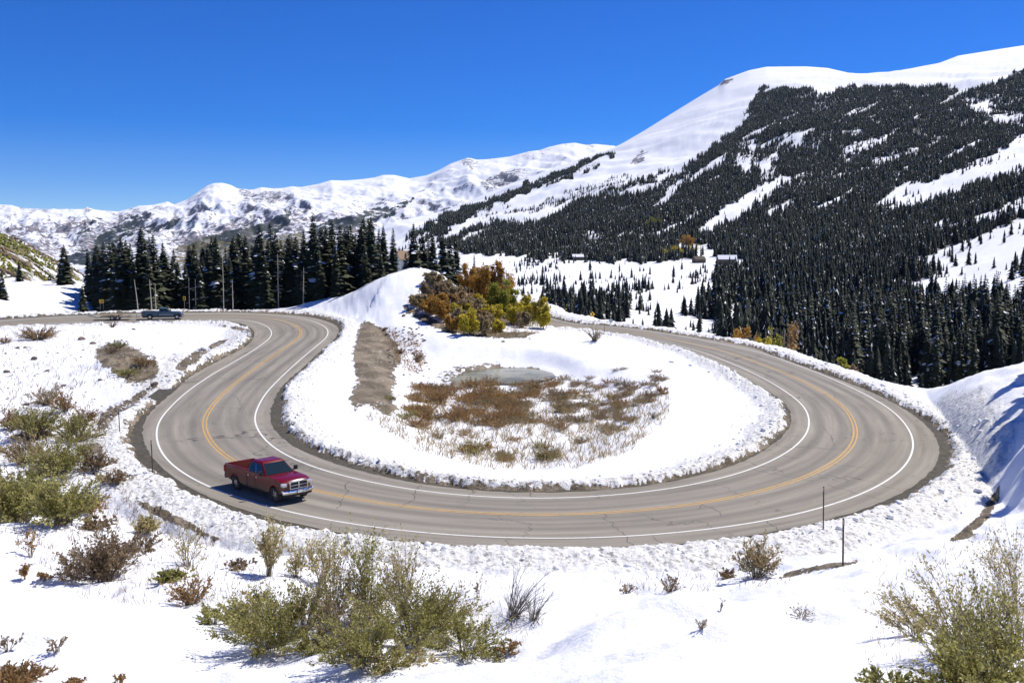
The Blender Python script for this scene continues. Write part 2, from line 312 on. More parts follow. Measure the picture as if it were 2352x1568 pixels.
def znear(x, y, idx=None):
    zp = zplane(x, y)
    i = nearest(x, y) if idx is None else idx
    c = CL[i]; dx = x - c[:, 0]; dy = y - c[:, 1]
    off = dx * Nn[i, 0] + dy * Nn[i, 1]; dist = np.hypot(dx, dy)
    sgn = np.where(off < 0, -1, 1); edge = np.where(sgn < 0, oGA[i], oGB[i])
    d = np.where(dist > np.abs(off) + 0.6, dist, np.abs(off)) - edge - np.where(sgn < 0, 0.3 * sst(90, 60, y), 0.05) - 0.28 * fbm(x / 0.9, y / 0.9, 3, 50) - 0.25 * fbm(x / 4, y / 4, 2, 51)
    s = S_[i]
    # ploughed bank beside the road
    bw = np.where(sgn < 0, 3.6, 2.6) * (1 + 0.3 * fbm(s / 9, sgn * 3.0, 2, 52)); bh = np.where(sgn < 0, 0.34, 0.36) * (1 + 0.35 * fbm(s / 6, sgn * 5.0, 2, 53))
    prof = sst(0, 0.7, d) * (1 - sst(0.25, 1.0, d / bw)) ; chunk = ridged(x / 0.9, y / 0.9, 3, 54) * 0.07 + np.abs(fbm(x / 0.4, y / 0.4, 2, 55)) * 0.08
    bermm = sst(0.0, 0.35, d) * (1 - sst(0.7, 1.25, d / bw))
    und = fbm(x / 7, y / 7, 4, 56) * 0.22 + fbm(x / 1.6, y / 1.6, 3, 57) * 0.035
    off_terr = sst(0.5, 6, d)
    z = zp + und * off_terr + prof * bh + bermm * chunk
    # snowy field inside the left bend and beyond to the left
    # basin in the loop
    ls = poly_sd(x, y, LOOP); k = sst(0, 8.0, ls + 0.5 * fbm(x / 6, y / 6, 2, 58))
    steep = sst(-12, -24, x) if False else 0
    z = z - BD * k + k * fbm(x / 5, y / 5, 3, 59) * 0.15
    ps = poly_sd(x, y, POND); pk = sst(-4.5, -0.8, ps); z = z * (1 - pk) + (zp - BD - sst(-1.2, 1.0, ps) * 0.6) * pk
    # the knoll between the two arms of the road
    kn = np.full(x.shape, 1e9); kh = np.zeros(x.shape); kside = np.zeros(x.shape)
    m = (y > 110) & (y < 260) & (x > -95) & (x < 60)
    if m.any():
        xx, yy = x[m], y[m]; best = np.full(xx.shape, 1e9); hh = np.zeros(xx.shape); ky = np.zeros(xx.shape)
        for j in range(0, len(KNOLL) - 1, 1):
            a0_ = KNOLL[j]; e_ = KNOLL[j + 1] - a0_; t_ = np.clip(((xx - a0_[0]) * e_[0] + (yy - a0_[1]) * e_[1]) / (e_ @ e_), 0, 1)
            dd = np.hypot(xx - a0_[0] - t_ * e_[0], yy - a0_[1] - t_ * e_[1]); b = dd < best
            best[b] = dd[b]; hh[b] = (KS[j] + (KS[j + 1] - KS[j]) * t_)[b]; ky[b] = (a0_[1] + t_ * e_[1])[b]
        front = yy < ky
        wd = np.where(front, 19.0, 26.0)
        hk = hh * np.exp(-(best / wd) ** 2 * np.where(best < 60, 1, 3))
        hk = hk + sst(0.3, 3, hk) * (fbm(xx / 9, yy / 9, 3, 60) * 0.6 + fbm(xx / 2, yy / 2, 3, 66) * 0.08)
        roadfade = sst(0.2, 9, d[m])
        z[m] += hk * roadfade
    # outside the right-hand arm the ground drops into the valley
    out = (sgn < 0) & (s > S_[-1] * 0.0)
    xs = i > I_RIGHT
    drop = np.where(out & xs, np.maximum(0, d - 4.8), 0); ramp = sst(0, 26, (i - I_RIGHT) * 0.5)
    zd = z - (drop * 0.62 + sst(0, 4, drop) * 0.8) * ramp
    # left far bank beyond the road
    lf = sst(2.5, 14, d) * ((x < -55) & (y > 150) & (sgn > 0)) * sst(-78, -95, x)
    zd = zd + lf * (1.3 + 0.8 * fbm(x / 14, y / 14, 3, 61))
    zd = zd - 2.6 * sst(2.0, 14, d) * ((y > 150) & (sgn > 0)) * sst(-24, -34, x) * sst(-95, -80, x)
    # slope up to the camera
    yf = 40 + 0.018 * x * x; yf = np.minimum(yf, 62 + 0 * x); tt = np.maximum(y, -60) / yf
    zc = -1.7 - 11.95 * tt + (zp + 13.6) * np.clip(tt, 0, 1) + 0.9 * np.sin(np.pi * np.clip(tt, 0, 1)) * 0.35
    zc = zc + fbm(x / 5.5, y / 5.5, 4, 62) * 0.60 * sst(2, 12, y) + fbm(x / 1.3, y / 1.3, 4, 63) * 0.07 * sst(2, 9, y)
    dn = sst(0.97, 1.03, tt) * (1 - sst(1.03, 1.10, tt)) * 0.0
    near = sst(1.12, 0.96, tt)
    kk = 0.35; hmx = np.clip(0.5 + 0.5 * (zc - zd) / kk, 0, 1)
    zs = zd * (1 - hmx) + zc * hmx + kk * hmx * (1 - hmx)
    z = np.where(tt < 1.25, zs, zd)
    # shallow ditch at the foot of the slope
    gut = np.exp(-((tt - 1.03) / 0.03) ** 2) * 0.45 * sst(2.8, 4.0, d)
    z = z - gut * (y > 20)
    # big drift at the right
    xm = 29.7 + (y - 58.6) * 0.327; din = np.where(y > 40, (x - xm) * 0.95, -1)
    rise = np.where(din > 0, 4.3 * (1 - np.exp(-np.maximum(din, 0) / 2.6)) + 0.10 * np.maximum(din, 0), 0) * sst(44, 56, y) * sst(106, 84, y)
    z = z + rise * (1 + 0.10 * fbm(x / 4, y / 4, 3, 64)) 
    # earth mound, gully in the left field
    for (mx, my, mh, ma, mb) in MOUNDS:
        z = z + mh * np.exp(-((x - mx) / ma) ** 2 - ((y - my) / mb) ** 2) * (1 + 0.3 * fbm(x / 2, y / 2, 3, 65))
    # inside pavement keep the ground just under the asphalt
    z = np.where(d < 0, zp - 0.06, z)
    z = np.where(np.abs(off) < edge - 0.5, np.where(dist < np.abs(off) + 0.6, zp - 0.30, z), z)
    return z, d, sgn, bermm, ls, tt
mq = on_plane([(300,850),(250,870),(440,828),(90,762),(300,905),(130,960),(60,1110)])
MOUNDS = [(mq[0,0], mq[0,1], 1.3, 5, 6), (mq[1,0], mq[1,1], 0.6, 4, 5), (mq[2,0], mq[2,1], 0.8, 2.2, 7), (mq[3,0], mq[3,1], 0.5, 9, 5),
          (mq[4,0], mq[4,1], -1.0, 7, 3.5), (mq[5,0], mq[5,1], 0.7, 6, 5), (mq[6,0], mq[6,1], 0.8, 5, 4)]
qr = on_plane([(2000,905)])[0]; I_RIGHT = int(nearest([qr[0]], [qr[1]])[0])

US = np.r_[-1.3:-0.62:0.02, np.arange(-0.62, 0.62, 1 / 800.0), 0.62:1.3:0.02]
YS = [2.2]
while YS[-1] < 14000:
    y = YS[-1]
    YS.append(y + (y * 0.011 if y < 34 else (max(y * y / 10500, 0.13) if y < 120 else (y * 0.0105 if y < 300 else (y * 0.0095 if y < 2600 else y * (0.008 if y < 3600 else 0.0042))))))
YS = np.array(YS); NU, NY = len(US), len(YS); print('grid', NU, NY)
GX = US[None] * YS[:, None]; GY = np.repeat(YS[:, None], NU, 1)
GZ = np.zeros_like(GX); LAY = np.zeros(GX.shape, int); MASK = np.zeros(GX.shape + (4,)); AUT = np.zeros(GX.shape + (3,))
nn = int(np.searchsorted(YS, 300))
zf, lay = zfar(GX.ravel(), GY.ravel()); GZ[:] = zf.reshape(GX.shape); LAY[:] = lay.reshape(GX.shape)
x = GX[:nn].ravel(); y = GY[:nn].ravel()
zn, dd, sg, bm, ls, tt = znear(x, y)
zff = GZ[:nn].ravel()
wn_ = sst(215, 290, y)
zmix = np.maximum(zn, zff) * (1 - wn_) + zff * wn_
drp = (y > 60) & (zn < zplane(x, y) - 3.5)
zmix = np.where(drp & (dd > 8), np.maximum(zn, zff), zmix)
GZ[:nn] = np.where(dd.reshape(nn, NU) < 6, zn.reshape(nn, NU), zmix.reshape(nn, NU))
PXg, PYg = to_pix(GX, GY, GZ)
# masks, in the ground's own vertices
def jit(s, a, seed): return fbm(GX / s, GY / s, 4, seed) * a
NEARM = GY < 220
DIRT = [
 [(834,737),(858,740),(888,757),(918,795),(922,830),(905,852),(912,880),(900,905),(916,942),(890,960),(858,930),(830,932),(808,950),(802,915),(816,870),(808,810),(820,760)],
 [(985,645),(1060,665),(1110,680),(1160,700),(1200,735),(1180,750),(1080,735),(1010,712),(965,690)],
 [(1040,745),(1110,760),(1180,762),(1235,762),(1200,778),(1120,775),(1060,768)],
 [(930,700),(1000,735),(1060,765),(1040,768),(980,745),(925,712)],
 [(215,800),(270,782),(300,795),(340,815),(372,850),(350,875),(300,885),(260,860),(220,830)],
 [(400,848),(425,820),(468,797),(477,806),(450,832),(412,854)],[(478,795),(505,782),(530,776),(512,790),(485,803)],[(60,1075),(110,1060),(130,1085),(70,1100)],[(20,1000),(90,985),(140,1000),(60,1015)],[(130,1150),(210,1140),(200,1160),(140,1170)],
 [(222,990),(232,950),(300,915),(355,880),(362,886),(310,928),(262,958),(242,990)],
 [(308,1147),(330,1150),(400,1182),(480,1222),(528,1244),(500,1243),(420,1212),(340,1178)],
 [(1780,1328),(1830,1308),(1900,1294),(1970,1286),(1975,1293),(1900,1306),(1800,1328)],
 [(2170,1246),(2220,1213),(2262,1168),(2292,1110),(2296,1140),(2268,1190),(2225,1232)],
 [(1030,880),(1060,858),(1130,840),(1130,850),(1090,866),(1060,885)],
 [(500,746),(560,752),(592,765),(583,771),(545,758)],
 [(-10,1535),(60,1512),(115,1570),(-10,1572)],
 [(205,1080),(270,1105),(275,1115),(230,1105)], [(170,1020),(235,1015),(235,1035),(190,1050)]]
dm = np.zeros(GX.shape)
jx = fbm(GX / 1.7, GY / 1.7, 3, 70) * 14 * np.clip(60 / GY, 0.25, 1); jy = fbm(GX / 1.7, GY / 1.7, 3, 71) * 9 * np.clip(60 / GY, 0.2, 1)
sel = NEARM
bxs = [(min(a for a, b in P) - 40, max(a for a, b in P) + 40, min(b for a, b in P) - 25, max(b for a, b in P) + 25) for P in DIRT]
def _thk(P):
    P = np.array(P, float); Q = np.roll(P, -1, 0); A_ = abs((P[:, 0] * Q[:, 1] - Q[:, 0] * P[:, 1]).sum()) / 2; return float(np.clip(A_ / np.hypot(*(Q - P).T).sum() / 14, .12, 1.0))
THK = [_thk(P) for P in DIRT]
for q in range(7):
    sc_ = np.clip(60 / GY, .3, 1); ax = fbm(GX / 2.2, GY / 2.2, 4, 170 + q) * 26 * sc_; ay = fbm(GX / 2.2, GY / 2.2, 4, 190 + q) * 16 * sc_
    for P, (x0, x1, y0, y1), thk in zip(DIRT, bxs, THK):
        s_ = sel & (PXg > x0) & (PXg < x1) & (PYg > y0) & (PYg < y1)
        if s_.any(): dm[s_] += inpoly(PXg[s_] + ax[s_] * thk, PYg[s_] + ay[s_] * thk, P) * ((0.74 if thk > .8 else 0.95) / 7)
nr = np.zeros(GX.shape, bool); nr[:nn] = True
DD = np.full(GX.shape, 99.0); DD[:nn] = dd.reshape(nn, NU); BM = np.zeros(GX.shape); BM[:nn] = bm.reshape(nn, NU)
DD[:, :] = DD
dm = np.where((DD < 0.15) & nr, 0.9, dm); dm = np.where((DD < 0.7) & nr, np.maximum(dm, 0.42), dm)
LS = np.full(GX.shape, -99.0); LS[:nn] = ls.reshape(nn, NU)
dm = np.maximum(dm, 0.22 * sst(3, 8, LS)); PSD = poly_sd(GX[:nn].ravel(), GY[:nn].ravel(), POND).reshape(nn, NU); dm[:nn] = np.maximum(dm[:nn], 0.72 * sst(-0.8, -0.2, PSD))
lw_ = (PXg[:nn] < 1150) & (PSD > -6); dm[:nn] = np.where(lw_, np.maximum(dm[:nn], 0.50 * sst(-5, -1, PSD)), dm[:nn])
KN = (LS < -1) & (PXg > 830) & (PXg < 1240) & (PYg > 735) & (PYg < 900) & nr
dm = np.where(KN, np.maximum(dm, 0.26), dm)
lf = nr & (PXg < 560) & (PYg > 760) & (PYg < 1240) & (DD > 4)
dm = np.where(lf, np.maximum(dm, 0.22), dm)
gx_ = np.gradient(GZ, axis=1) / np.maximum(np.gradient(GX, axis=1), 1e-3)
MASK[..., 0] = dm; MASK[..., 2] = BM
# rock and woods on the mountains
rk = np.zeros(GX.shape); far1 = LAY == 1
rk = np.where(far1, 0.09 + 0.24 * sst(430, 540, PYg) + 0.14 * fbm(GX / 700, GY / 700, 3, 80) + 0.16 * ridged((GX + 0.5 * GY) / 150, GY / 1100, 4, 88), rk)
rk = np.where((LAY == 3) & (GY > 1500), 0.16, rk)
for P in [[(1100,420),(1150,395),(1195,385),(1215,395),(1180,420),(1120,440)], [(1650,195),(1668,176),(1690,172),(1680,190)], [(560,445),(640,438),(680,450),(630,470),(560,460)], [(470,560),(540,500),(590,500),(560,560)], [(1445,375),(1475,340),(1490,350),(1465,380)], [(1610,420),(1660,410),(1660,440),(1620,440)], [(640,520),(680,500),(710,520),(690,545)], [(1055,372),(1078,362),(1100,372),(1085,392)], [(545,433),(575,434),(578,448),(550,448)], [(190,482),(204,475),(214,482),(202,490)]]:
    q = inpoly(PXg + fbm(GX / 90, GY / 90, 3, 81) * 8, PYg + fbm(GX / 90, GY / 90, 3, 82) * 6, P) & (GY > 1300); rk = np.where(q, np.maximum(rk, 0.52), rk)
for P in [[(60,560),(140,520),(300,540),(330,580),(120,590)]]:
    q = inpoly(PXg, PYg, P) & far1; rk = np.where(q, np.maximum(rk, 0.40), rk)
MASK[..., 1] = rk
wd = np.where(far1, 0.10 + 0.26 * sst(480, 560, PYg) + 0.10 * fbm(GX / 500, GY / 500, 3, 83), 0)
for P in [[(190,590),(230,545),(300,500),(350,485),(345,500),(290,540),(240,570),(230,600)], [(330,520),(400,498),(430,500),(400,520),(330,535)], [(430,560),(520,530),(640,495),(662,480),(668,505),(640,530),(600,560),(500,575),(430,590)], [(700,530),(760,505),(830,490),(900,470),(960,455),(900,500),(820,520),(740,548)], [(170,545),(215,505),(240,497),(200,530)], [(130,600),(180,570),(260,580),(220,615)]]:
    q = inpoly(PXg + fbm(GX / 120, GY / 120, 3, 84) * 14, PYg + fbm(GX / 120, GY / 120, 3, 85) * 9, P) & far1; wd = np.where(q, np.maximum(wd, 0.62), wd)
MASK[..., 3] = wd
AUT[..., 0] = np.where(LAY == 4, 0.50 + 0.12 * fbm(GX / 120, GY / 60, 3, 86), 0)
for P in [[(370,600),(400,570),(470,545),(560,560),(640,540),(700,530),(700,600),(370,620)]]:
    q = inpoly(PXg, PYg, P) & (GY > 1000); AUT[..., 0] = np.where(q, 0.5, AUT[..., 0])
GZ[:nn] += np.where(DD[:nn] > 1.5, dm[:nn] > 0.8, False) * (-0.10 + 0.16 * ridged((GX[:nn] * .6 + GY[:nn] * .8) / 4.5, (GY[:nn] * .6 - GX[:nn] * .8) / 1.2, 4, 91) + 0.1 * fbm(GX[:nn] / .5, GY[:nn] / .5, 2, 92)) * np.clip(GY[:nn] / 60, .4, 1)
WOODS = [
 ([(940,545),(1010,505),(1100,470),(1200,430),(1330,380),(1380,357),(1420,352),(1370,385),(1260,425),(1180,455),(1100,490),(1040,530),(960,560),(920,580)], 1.0),
 ([(1000,560),(1100,520),(1260,470),(1400,440),(1560,395),(1640,340),(1700,290),(1720,240),(1755,198),(1850,205),(1900,222),(1930,204),(2010,204),(2100,198),(2170,196),(2200,215),(2260,200),(2352,165),(2900,120),(2900,1000),(1700,1000),(1640,735),(1560,720),(1640,650),(1740,600),(1640,590),(1500,603),(1260,597),(1150,590),(1060,580)], 1.0),
 ([(1040,520),(1130,480),(1180,465),(1100,520),(1050,545)], 0.3),
 ([(1150,500),(1280,450),(1400,410),(1470,400),(1400,440),(1250,485),(1180,520)], 0.22),
 ([(1400,430),(1560,390),(1600,400),(1480,440),(1380,460)], 0.5),
 ([(1690,330),(1740,320),(1730,400),(1690,390)], 0.35), ([(1740,370),(1790,350),(1780,400),(1745,420)], 0.3),
 ([(1585,540),(1680,470),(1780,408),(1830,405),(1780,450),(1660,525),(1600,550)], 0.02),
 ([(1930,345),(2010,315),(2050,310),(2040,325),(1980,350),(1930,365)], 0.25), ([(2000,370),(2100,340),(2110,350),(2010,385)], 0.25),
 ([(2030,480),(2120,425),(2250,370),(2352,310),(2500,270),(2500,380),(2352,405),(2240,430),(2150,470),(2050,492)], 0.06),
 ([(2180,215),(2352,260),(2352,300),(2250,270)], 0.5),
 ([(2140,525),(2250,495),(2352,455),(2500,440),(2500,480),(2352,494),(2250,524),(2140,546)], 0.05),
 ([(2150,575),(2280,530),(2352,500),(2500,480),(2500,590),(2352,615),(2250,622),(2150,632),(2060,620)], 0.07),
 ([(2050,650),(2200,628),(2352,612),(2500,600),(2500,745),(2352,742),(2280,712),(2200,712),(2120,708),(2050,690)], 0.12),
 ([(1850,570),(1910,558),(1905,572),(1860,590)], 0.1), ([(1970,650),(2030,640),(2030,655),(1975,670)], 0.1),
 ([(1985,690),(2040,670),(2060,690),(2010,740),(1980,730)], 0.35), ([(1820,750),(1900,725),(1940,735),(1900,770),(1830,790)], 0.4),
 ([(1665,700),(1700,690),(1700,800),(1660,790)], 0.0),
 ([(1180,600),(1270,597),(1500,603),(1640,592),(1740,600),(1650,640),(1640,700),(1560,722),(1640,740),(1700,1000),(1250,1000),(1190,700)], 0.09),
 ([(1190,640),(1260,600),(1330,640),(1280,700),(1200,680)], 0.16), ([(1400,650),(1450,630),(1560,640),(1560,690),(1420,690)], 0.26), ([(1560,610),(1640,620),(1600,650),(1560,640)], 0.15),
 ([(1260,690),(1400,700),(1560,722),(1640,745),(1640,900),(1250,900)], 0.38),
 ([(1270,598),(1500,604),(1640,610),(1560,640),(1400,640),(1290,625)], 0.02),
 ([(1555,562),(1590,555),(1640,570),(1640,592),(1560,592)], 0.1),
]
def woods(px, py):
    d = np.zeros(px.shape)
    jx_ = fbm(px / 28, py / 14, 3, 200) * 16; jy_ = fbm(px / 28, py / 14, 3, 201) * 8
    for P, v in WOODS: d[inpoly(px + jx_, py + jy_, P)] = v
    return d
def woods2(px, py):
    stk = fbm((px * .88 - py * .47) / 150, (px * .47 + py * .88) / 20, 4, 212)
    return woods(px, py) * (0.06 + 0.94 * sst(0.62, 0.34, stk + 0.25 * fbm(px / 160, py / 110, 2, 213)))
_fz = (LAY == 3) & (GY > 260) & (GY < 2300) & (PXg > 880) & (PXg < 2650)
_wm = np.zeros(GX.shape); _wm[_fz] = woods2(PXg[_fz], PYg[_fz]); MASK[..., 3] = np.where(_fz, 0.47 * sst(.5, 1, _wm) + .1 * _wm, MASK[..., 3])
_sx = np.abs(np.gradient(GZ, axis=1) / np.maximum(np.gradient(GX, axis=1), 1e-3)); MASK[..., 1] = np.where(far1, MASK[..., 1] + 0.22 * sst(.30, .95, _sx) * sst(0, 60, PYg - 415 + 0.1 * (PXg - 500).clip(0)), MASK[..., 1])
def sheet(name, j0, j1):
    j1 = min(j1, NY - 1); n = j1 - j0 + 1
    V = np.stack([GX[j0:j1 + 1], GY[j0:j1 + 1], GZ[j0:j1 + 1]], -1).reshape(-1, 3)
    a = (np.arange(n - 1)[:, None] * NU + np.arange(NU - 1)[None]).ravel()
    Fq = np.stack([a, a + 1, a + NU + 1, a + NU], 1)
    o = mesh_np(name, V, Fq, M['ground'], smooth=True, colors={'mask': MASK[j0:j1 + 1].reshape(-1, 4), 'autumn': AUT[j0:j1 + 1].reshape(-1, 3)})
    o['kind'] = 'structure'; return o
jf = int(np.searchsorted(YS, 3450))
sheet('snowy_ground', 0, nn); sheet('forested_mountain', nn, jf); sheet('mountain_range', jf, NY - 1)
# the hillside the photographer stands on, behind the lens
bx = np.linspace(-60, 60, 61); by = np.linspace(-60, 2.2, 32); BX, BY = np.meshgrid(bx, by)
BZ = -1.72 - 0.28 * BY - 0.02 * np.maximum(np.abs(BX) - 2.8, 0) * (BY > 0) + fbm(BX / 6, BY / 6, 3, 90) * 0.2 * sst(-2, -9, BY)
a = (np.arange(31)[:, None] * 61 + np.arange(60)[None]).ravel()
o = mesh_np('hillside', np.stack([BX, BY, BZ], -1).reshape(-1, 3), np.stack([a, a + 1, a + 62, a + 61], 1), M['ground'], smooth=True, colors={'mask': np.zeros((BX.size, 4)), 'autumn': np.zeros((BX.size, 3))}); o['kind'] = 'structure'

# lookups on the finished ground
UMAIN = US
def gz_at(x, y):
    x = np.atleast_1d(np.asarray(x, float)); y = np.atleast_1d(np.asarray(y, float))
    j = np.clip(np.searchsorted(YS, y) - 1, 0, NY - 2); fy = np.clip((y - YS[j]) / (YS[j + 1] - YS[j]), 0, 1); u = x / y
    i = np.clip(np.searchsorted(US, u) - 1, 0, NU - 2); fx = np.clip((u - US[i]) / (US[i + 1] - US[i]), 0, 1)
    return (GZ[j, i] * (1 - fx) + GZ[j, i + 1] * fx) * (1 - fy) + (GZ[j + 1, i] * (1 - fx) + GZ[j + 1, i + 1] * fx) * fy
def hit(px, py, y0=0.0, y1=1e9):
    """first ground point seen at a photo position (distance between y0 and y1)"""
    d = ray(px, py); u = d[0] / d[1]; i = int(np.clip(np.searchsorted(US, u), 0, NU - 1))
    zr = d[2] / d[1] * YS; m = (GZ[:, i] >= zr) & (YS > y0) & (YS < y1)
    j = int(np.argmax(m)) if m.any() else int(np.searchsorted(YS, min(y1, 400)))
    y = YS[j] if j == 0 or not m.any() else YS[j - 1] + (YS[j] - YS[j - 1]) * np.clip((GZ[j - 1, i] - zr[j - 1]) / ((GZ[j - 1, i] - zr[j - 1]) - (GZ[j, i] - zr[j]) + 1e-9), 0, 1)
    return np.array([u * y, y, float(gz_at(u * y, y)[0])])
def ppm(y): return F / y     # photo units per metre at that distance

# ------------------------------------------------------------------ asphalt, gravel, markings
def make_asphalt():
    m = mat_new('worn_asphalt', (0.2, 0.2, 0.2), 0.85, spec=0.3); t = NT(m)
    uv = t.n('UVMap', uv_map='road').outputs[0]; pos = t.n('NewGeometry').outputs['Position']
    mp = t.n('Mapping'); mp.inputs['Scale'].default_value = (0.05, 1.0, 1); t.l(uv, mp.inputs[0])
    st = t.noise(mp.outputs[0], 1.3, 6, 0.6); st2 = t.noise(mp.outputs[0], 5.0, 4, 0.6)
    n1 = t.noise(pos, 0.22, 5, 0.6); n2 = t.noise(pos, 14.0, 4, 0.7)
    c = t.mix(t.rng(st, 0.35, 0.68), (0.21, 0.188, 0.148), (0.36, 0.325, 0.26))
    c = t.mix(t.math('MULTIPLY', t.rng(st2, 0.55, 0.75), 0.45), c, (0.14, 0.125, 0.105))
    c = t.mix(t.math('MULTIPLY', t.rng(n1, 0.42, 0.68), 0.55), c, (0.30, 0.265, 0.21))
    c = t.mix(t.math('MULTIPLY', t.rng(n2, 0.45, 0.7), 0.35), c, (0.12, 0.11, 0.10))
    # wheel lanes
    su = t.n('SeparateXYZ'); t.l(uv, su.inputs[0])
    ln = t.math('ABSOLUTE', t.math('ADD', t.math('ABSOLUTE', su.outputs[1]), -1.85))
    lane = t.rng(t.math('ABSOLUTE', t.math('ADD', ln, -0.85)), 0.1, 0.5, 0.5, 0.0)
    c = t.mix(lane, c, (0.15, 0.135, 0.115))
    # cracks
    mq_ = t.n('Mapping'); mq_.inputs['Scale'].default_value = (0.13, 0.05, 1); t.l(uv, mq_.inputs[0])
    wv = t.n('TexNoise'); wv.inputs['Scale'].default_value = 0.35; wv.inputs['Detail'].default_value = 6; t.l(pos, wv.inputs['Vector'])
    ad = t.n('VectorMath', operation='MULTIPLY_ADD'); t.l(wv.outputs['Color'], ad.inputs[0]); ad.inputs[1].default_value = (1.1, 1.1, 0); t.l(mq_.outputs[0], ad.inputs[2])
    vo = t.n('TexVoronoi', feature='DISTANCE_TO_EDGE'); vo.inputs['Scale'].default_value = 1.0; t.l(ad.outputs[0], vo.inputs['Vector'])
    cr = t.math('MULTIPLY', t.rng(vo.outputs['Distance'], 0.002, 0.010, 0.9, 0.0), t.rng(t.noise(pos, 0.09, 2), 0.45, 0.6))
    c = t.mix(cr, c, (0.05, 0.045, 0.04))
    t.l(c, t.b.inputs['Base Color']); t.bump(n2, 0.25, 0.02); return m
def make_paint(name, col, under, wear=0.5):
    m = mat_new(name, col, 0.7); t = NT(m); pos = t.n('NewGeometry').outputs['Position']
    f = t.math('MULTIPLY', t.rng(t.noise(pos, 2.5, 8, 0.75), wear, wear + 0.14), 0.75); c = t.mix(f, col, under); t.l(c, t.b.inputs['Base Color']); return m
M['asphalt'] = make_asphalt(); M['white_line'] = make_paint('white_road_paint', (0.78, 0.77, 0.72), (0.26, 0.24, 0.2), 0.56)
M['yellow_line'] = make_paint('yellow_road_paint', (0.60, 0.34, 0.07), (0.26, 0.22, 0.16), 0.50)
m = mat_new('gravel', (0.1, 0.09, 0.07), 0.95); t = NT(m); pos = t.n('NewGeometry').outputs['Position']
c = t.mix(t.rng(t.noise(pos, 3, 8, 0.75), 0.35, 0.65), (0.03, 0.026, 0.018), (0.11, 0.095, 0.065)); t.l(c, t.b.inputs['Base Color']); t.bump(t.noise(pos, 9, 5, 0.7), 0.7, 0.06); M['gravel'] = m
def strip(name, o1, o2, dz, mat, parent=None, ndiv=1, i0=0, i1=None, jit_=0.0):
    i1 = i1 or NS; ii = np.arange(i0, i1); k = ndiv + 1; V = []; U = []
    for q in range(k):
        o = o1[ii] + (o2[ii] - o1[ii]) * q / ndiv
        if jit_ and q in (0, ndiv): o = o + jit_ * fbm(S_[ii] / 1.3, q * 3.0 + 0 * ii, 4, 100 + q)
        p = CL[ii] + Nn[ii] * o[:, None]; V.append(np.stack([p[:, 0], p[:, 1], zplane(p[:, 0], p[:, 1]) + dz], 1)); U.append(np.stack([S_[ii], o], 1))
    V = np.stack(V, 1).reshape(-1, 3); U = np.stack(U, 1).reshape(-1, 2); n = len(ii)
    a = (np.arange(n - 1)[:, None] * k + np.arange(ndiv)[None]).ravel(); Fq = np.stack([a, a + k, a + k + 1, a + 1], 1)
    Fq = Fq[:, ::-1]
    ob = mesh_np(name, V, Fq, mat, parent, smooth=True); uvl = ob.data.uv_layers.new(name='road')
    uvl.data.foreach_set('uv', U[Fq.ravel()].astype(np.float32).ravel()); return ob
strip('gravel_shoulder', -oGA - 1.5, oGB + 0.5, -0.004, M['gravel'], ndiv=4)['kind'] = 'structure'
strip('road', -oPA, oPB, 0.008, M['asphalt'], ndiv=10, jit_=0.10)['kind'] = 'structure'
for nm, o1, o2, mt in (('edge_line', -oA - .06, -oA + .07, 'white_line'), ('edge_line', oB - .07, oB + .06, 'white_line'), ('centre_line', 0 * oA - .19, 0 * oA - .08, 'yellow_line'), ('centre_line', 0 * oA + .08, 0 * oA + .19, 'yellow_line')):
    strip(nm, o1, o2, 0.013, M[mt])['kind'] = 'structure'
TAR_AND_SHADOW = [[(968,1113),(955,1121),(946,1148),(924,1164)],[(1383,1181),(1403,1204),(1419,1214),(1440,1234),(1457,1259)],[(1498,1231),(1508,1243),(1524,1252)],[(1374,1136),(1370,1146)],[(1612,1158),(1640,1170),(1665,1186)],
 [(1736,1079),(1800,1092),(1868,1106)],[(1900,1113),(1970,1134),(2028,1147)],[(1815,1026),(1890,1030),(1960,1033)],[(1900,1066),(1990,1074)],[(1758,1197),(1785,1215),(1806,1221)],[(2112,984),(2150,988)],[(1890,980),(1912,1005),(1916,1024)],[(1600,1170),(1608,1160)],  # short stroke at the right bend's outer edge is a painted shadow, others tar
 [(470,934),(510,936),(560,938)],[(540,908),(556,926),(548,944)],[(1560,800),(1640,812)],[(1700,860),(1790,868)],[(613,822),(640,824)],[(800,1105),(792,1140),(776,1170)],[(1120,1190),(1150,1196)]]
m = mat_new('tar_and_shadow_dark', (0.045, 0.04, 0.035), 0.7); M['tar_shadow'] = m
Vs = []; Fs_ = []; b_ = 0
for q, P in enumerate(TAR_AND_SHADOW):
    W_ = on_plane(P); L_ = np.r_[0, np.cumsum(np.hypot(*np.diff(W_[:, :2], axis=0).T))]; u_ = np.arange(0, L_[-1], .12); X_ = np.interp(u_, L_, W_[:, 0]) + fbm(u_ / .8, q * 7.0 + 0 * u_, 4, 240) * .22; Y_ = np.interp(u_, L_, W_[:, 1]) + fbm(u_ / .8, q * 7.0 + 0 * u_, 4, 241) * .22
    if len(u_) < 3: continue
    tx = np.gradient(X_); ty = np.gradient(Y_); ln = np.hypot(tx, ty) + 1e-9; hw = .012 + .016 * np.abs(fbm(u_ / .5, q * 3.0 + 0 * u_, 2, 242)); nx, ny = -ty / ln * hw, tx / ln * hw
    for s in (1, -1): pass
    A_ = np.stack([X_ + nx, Y_ + ny, zplane(X_ + nx, Y_ + ny) + .0125], 1); B_ = np.stack([X_ - nx, Y_ - ny, zplane(X_ - nx, Y_ - ny) + .0125], 1); n_ = len(u_)
    Vs.append(np.vstack([A_, B_])); i_ = np.arange(n_ - 1); Fs_.append(np.stack([i_, i_ + n_, i_ + n_ + 1, i_ + 1], 1) + b_); b_ += 2 * n_
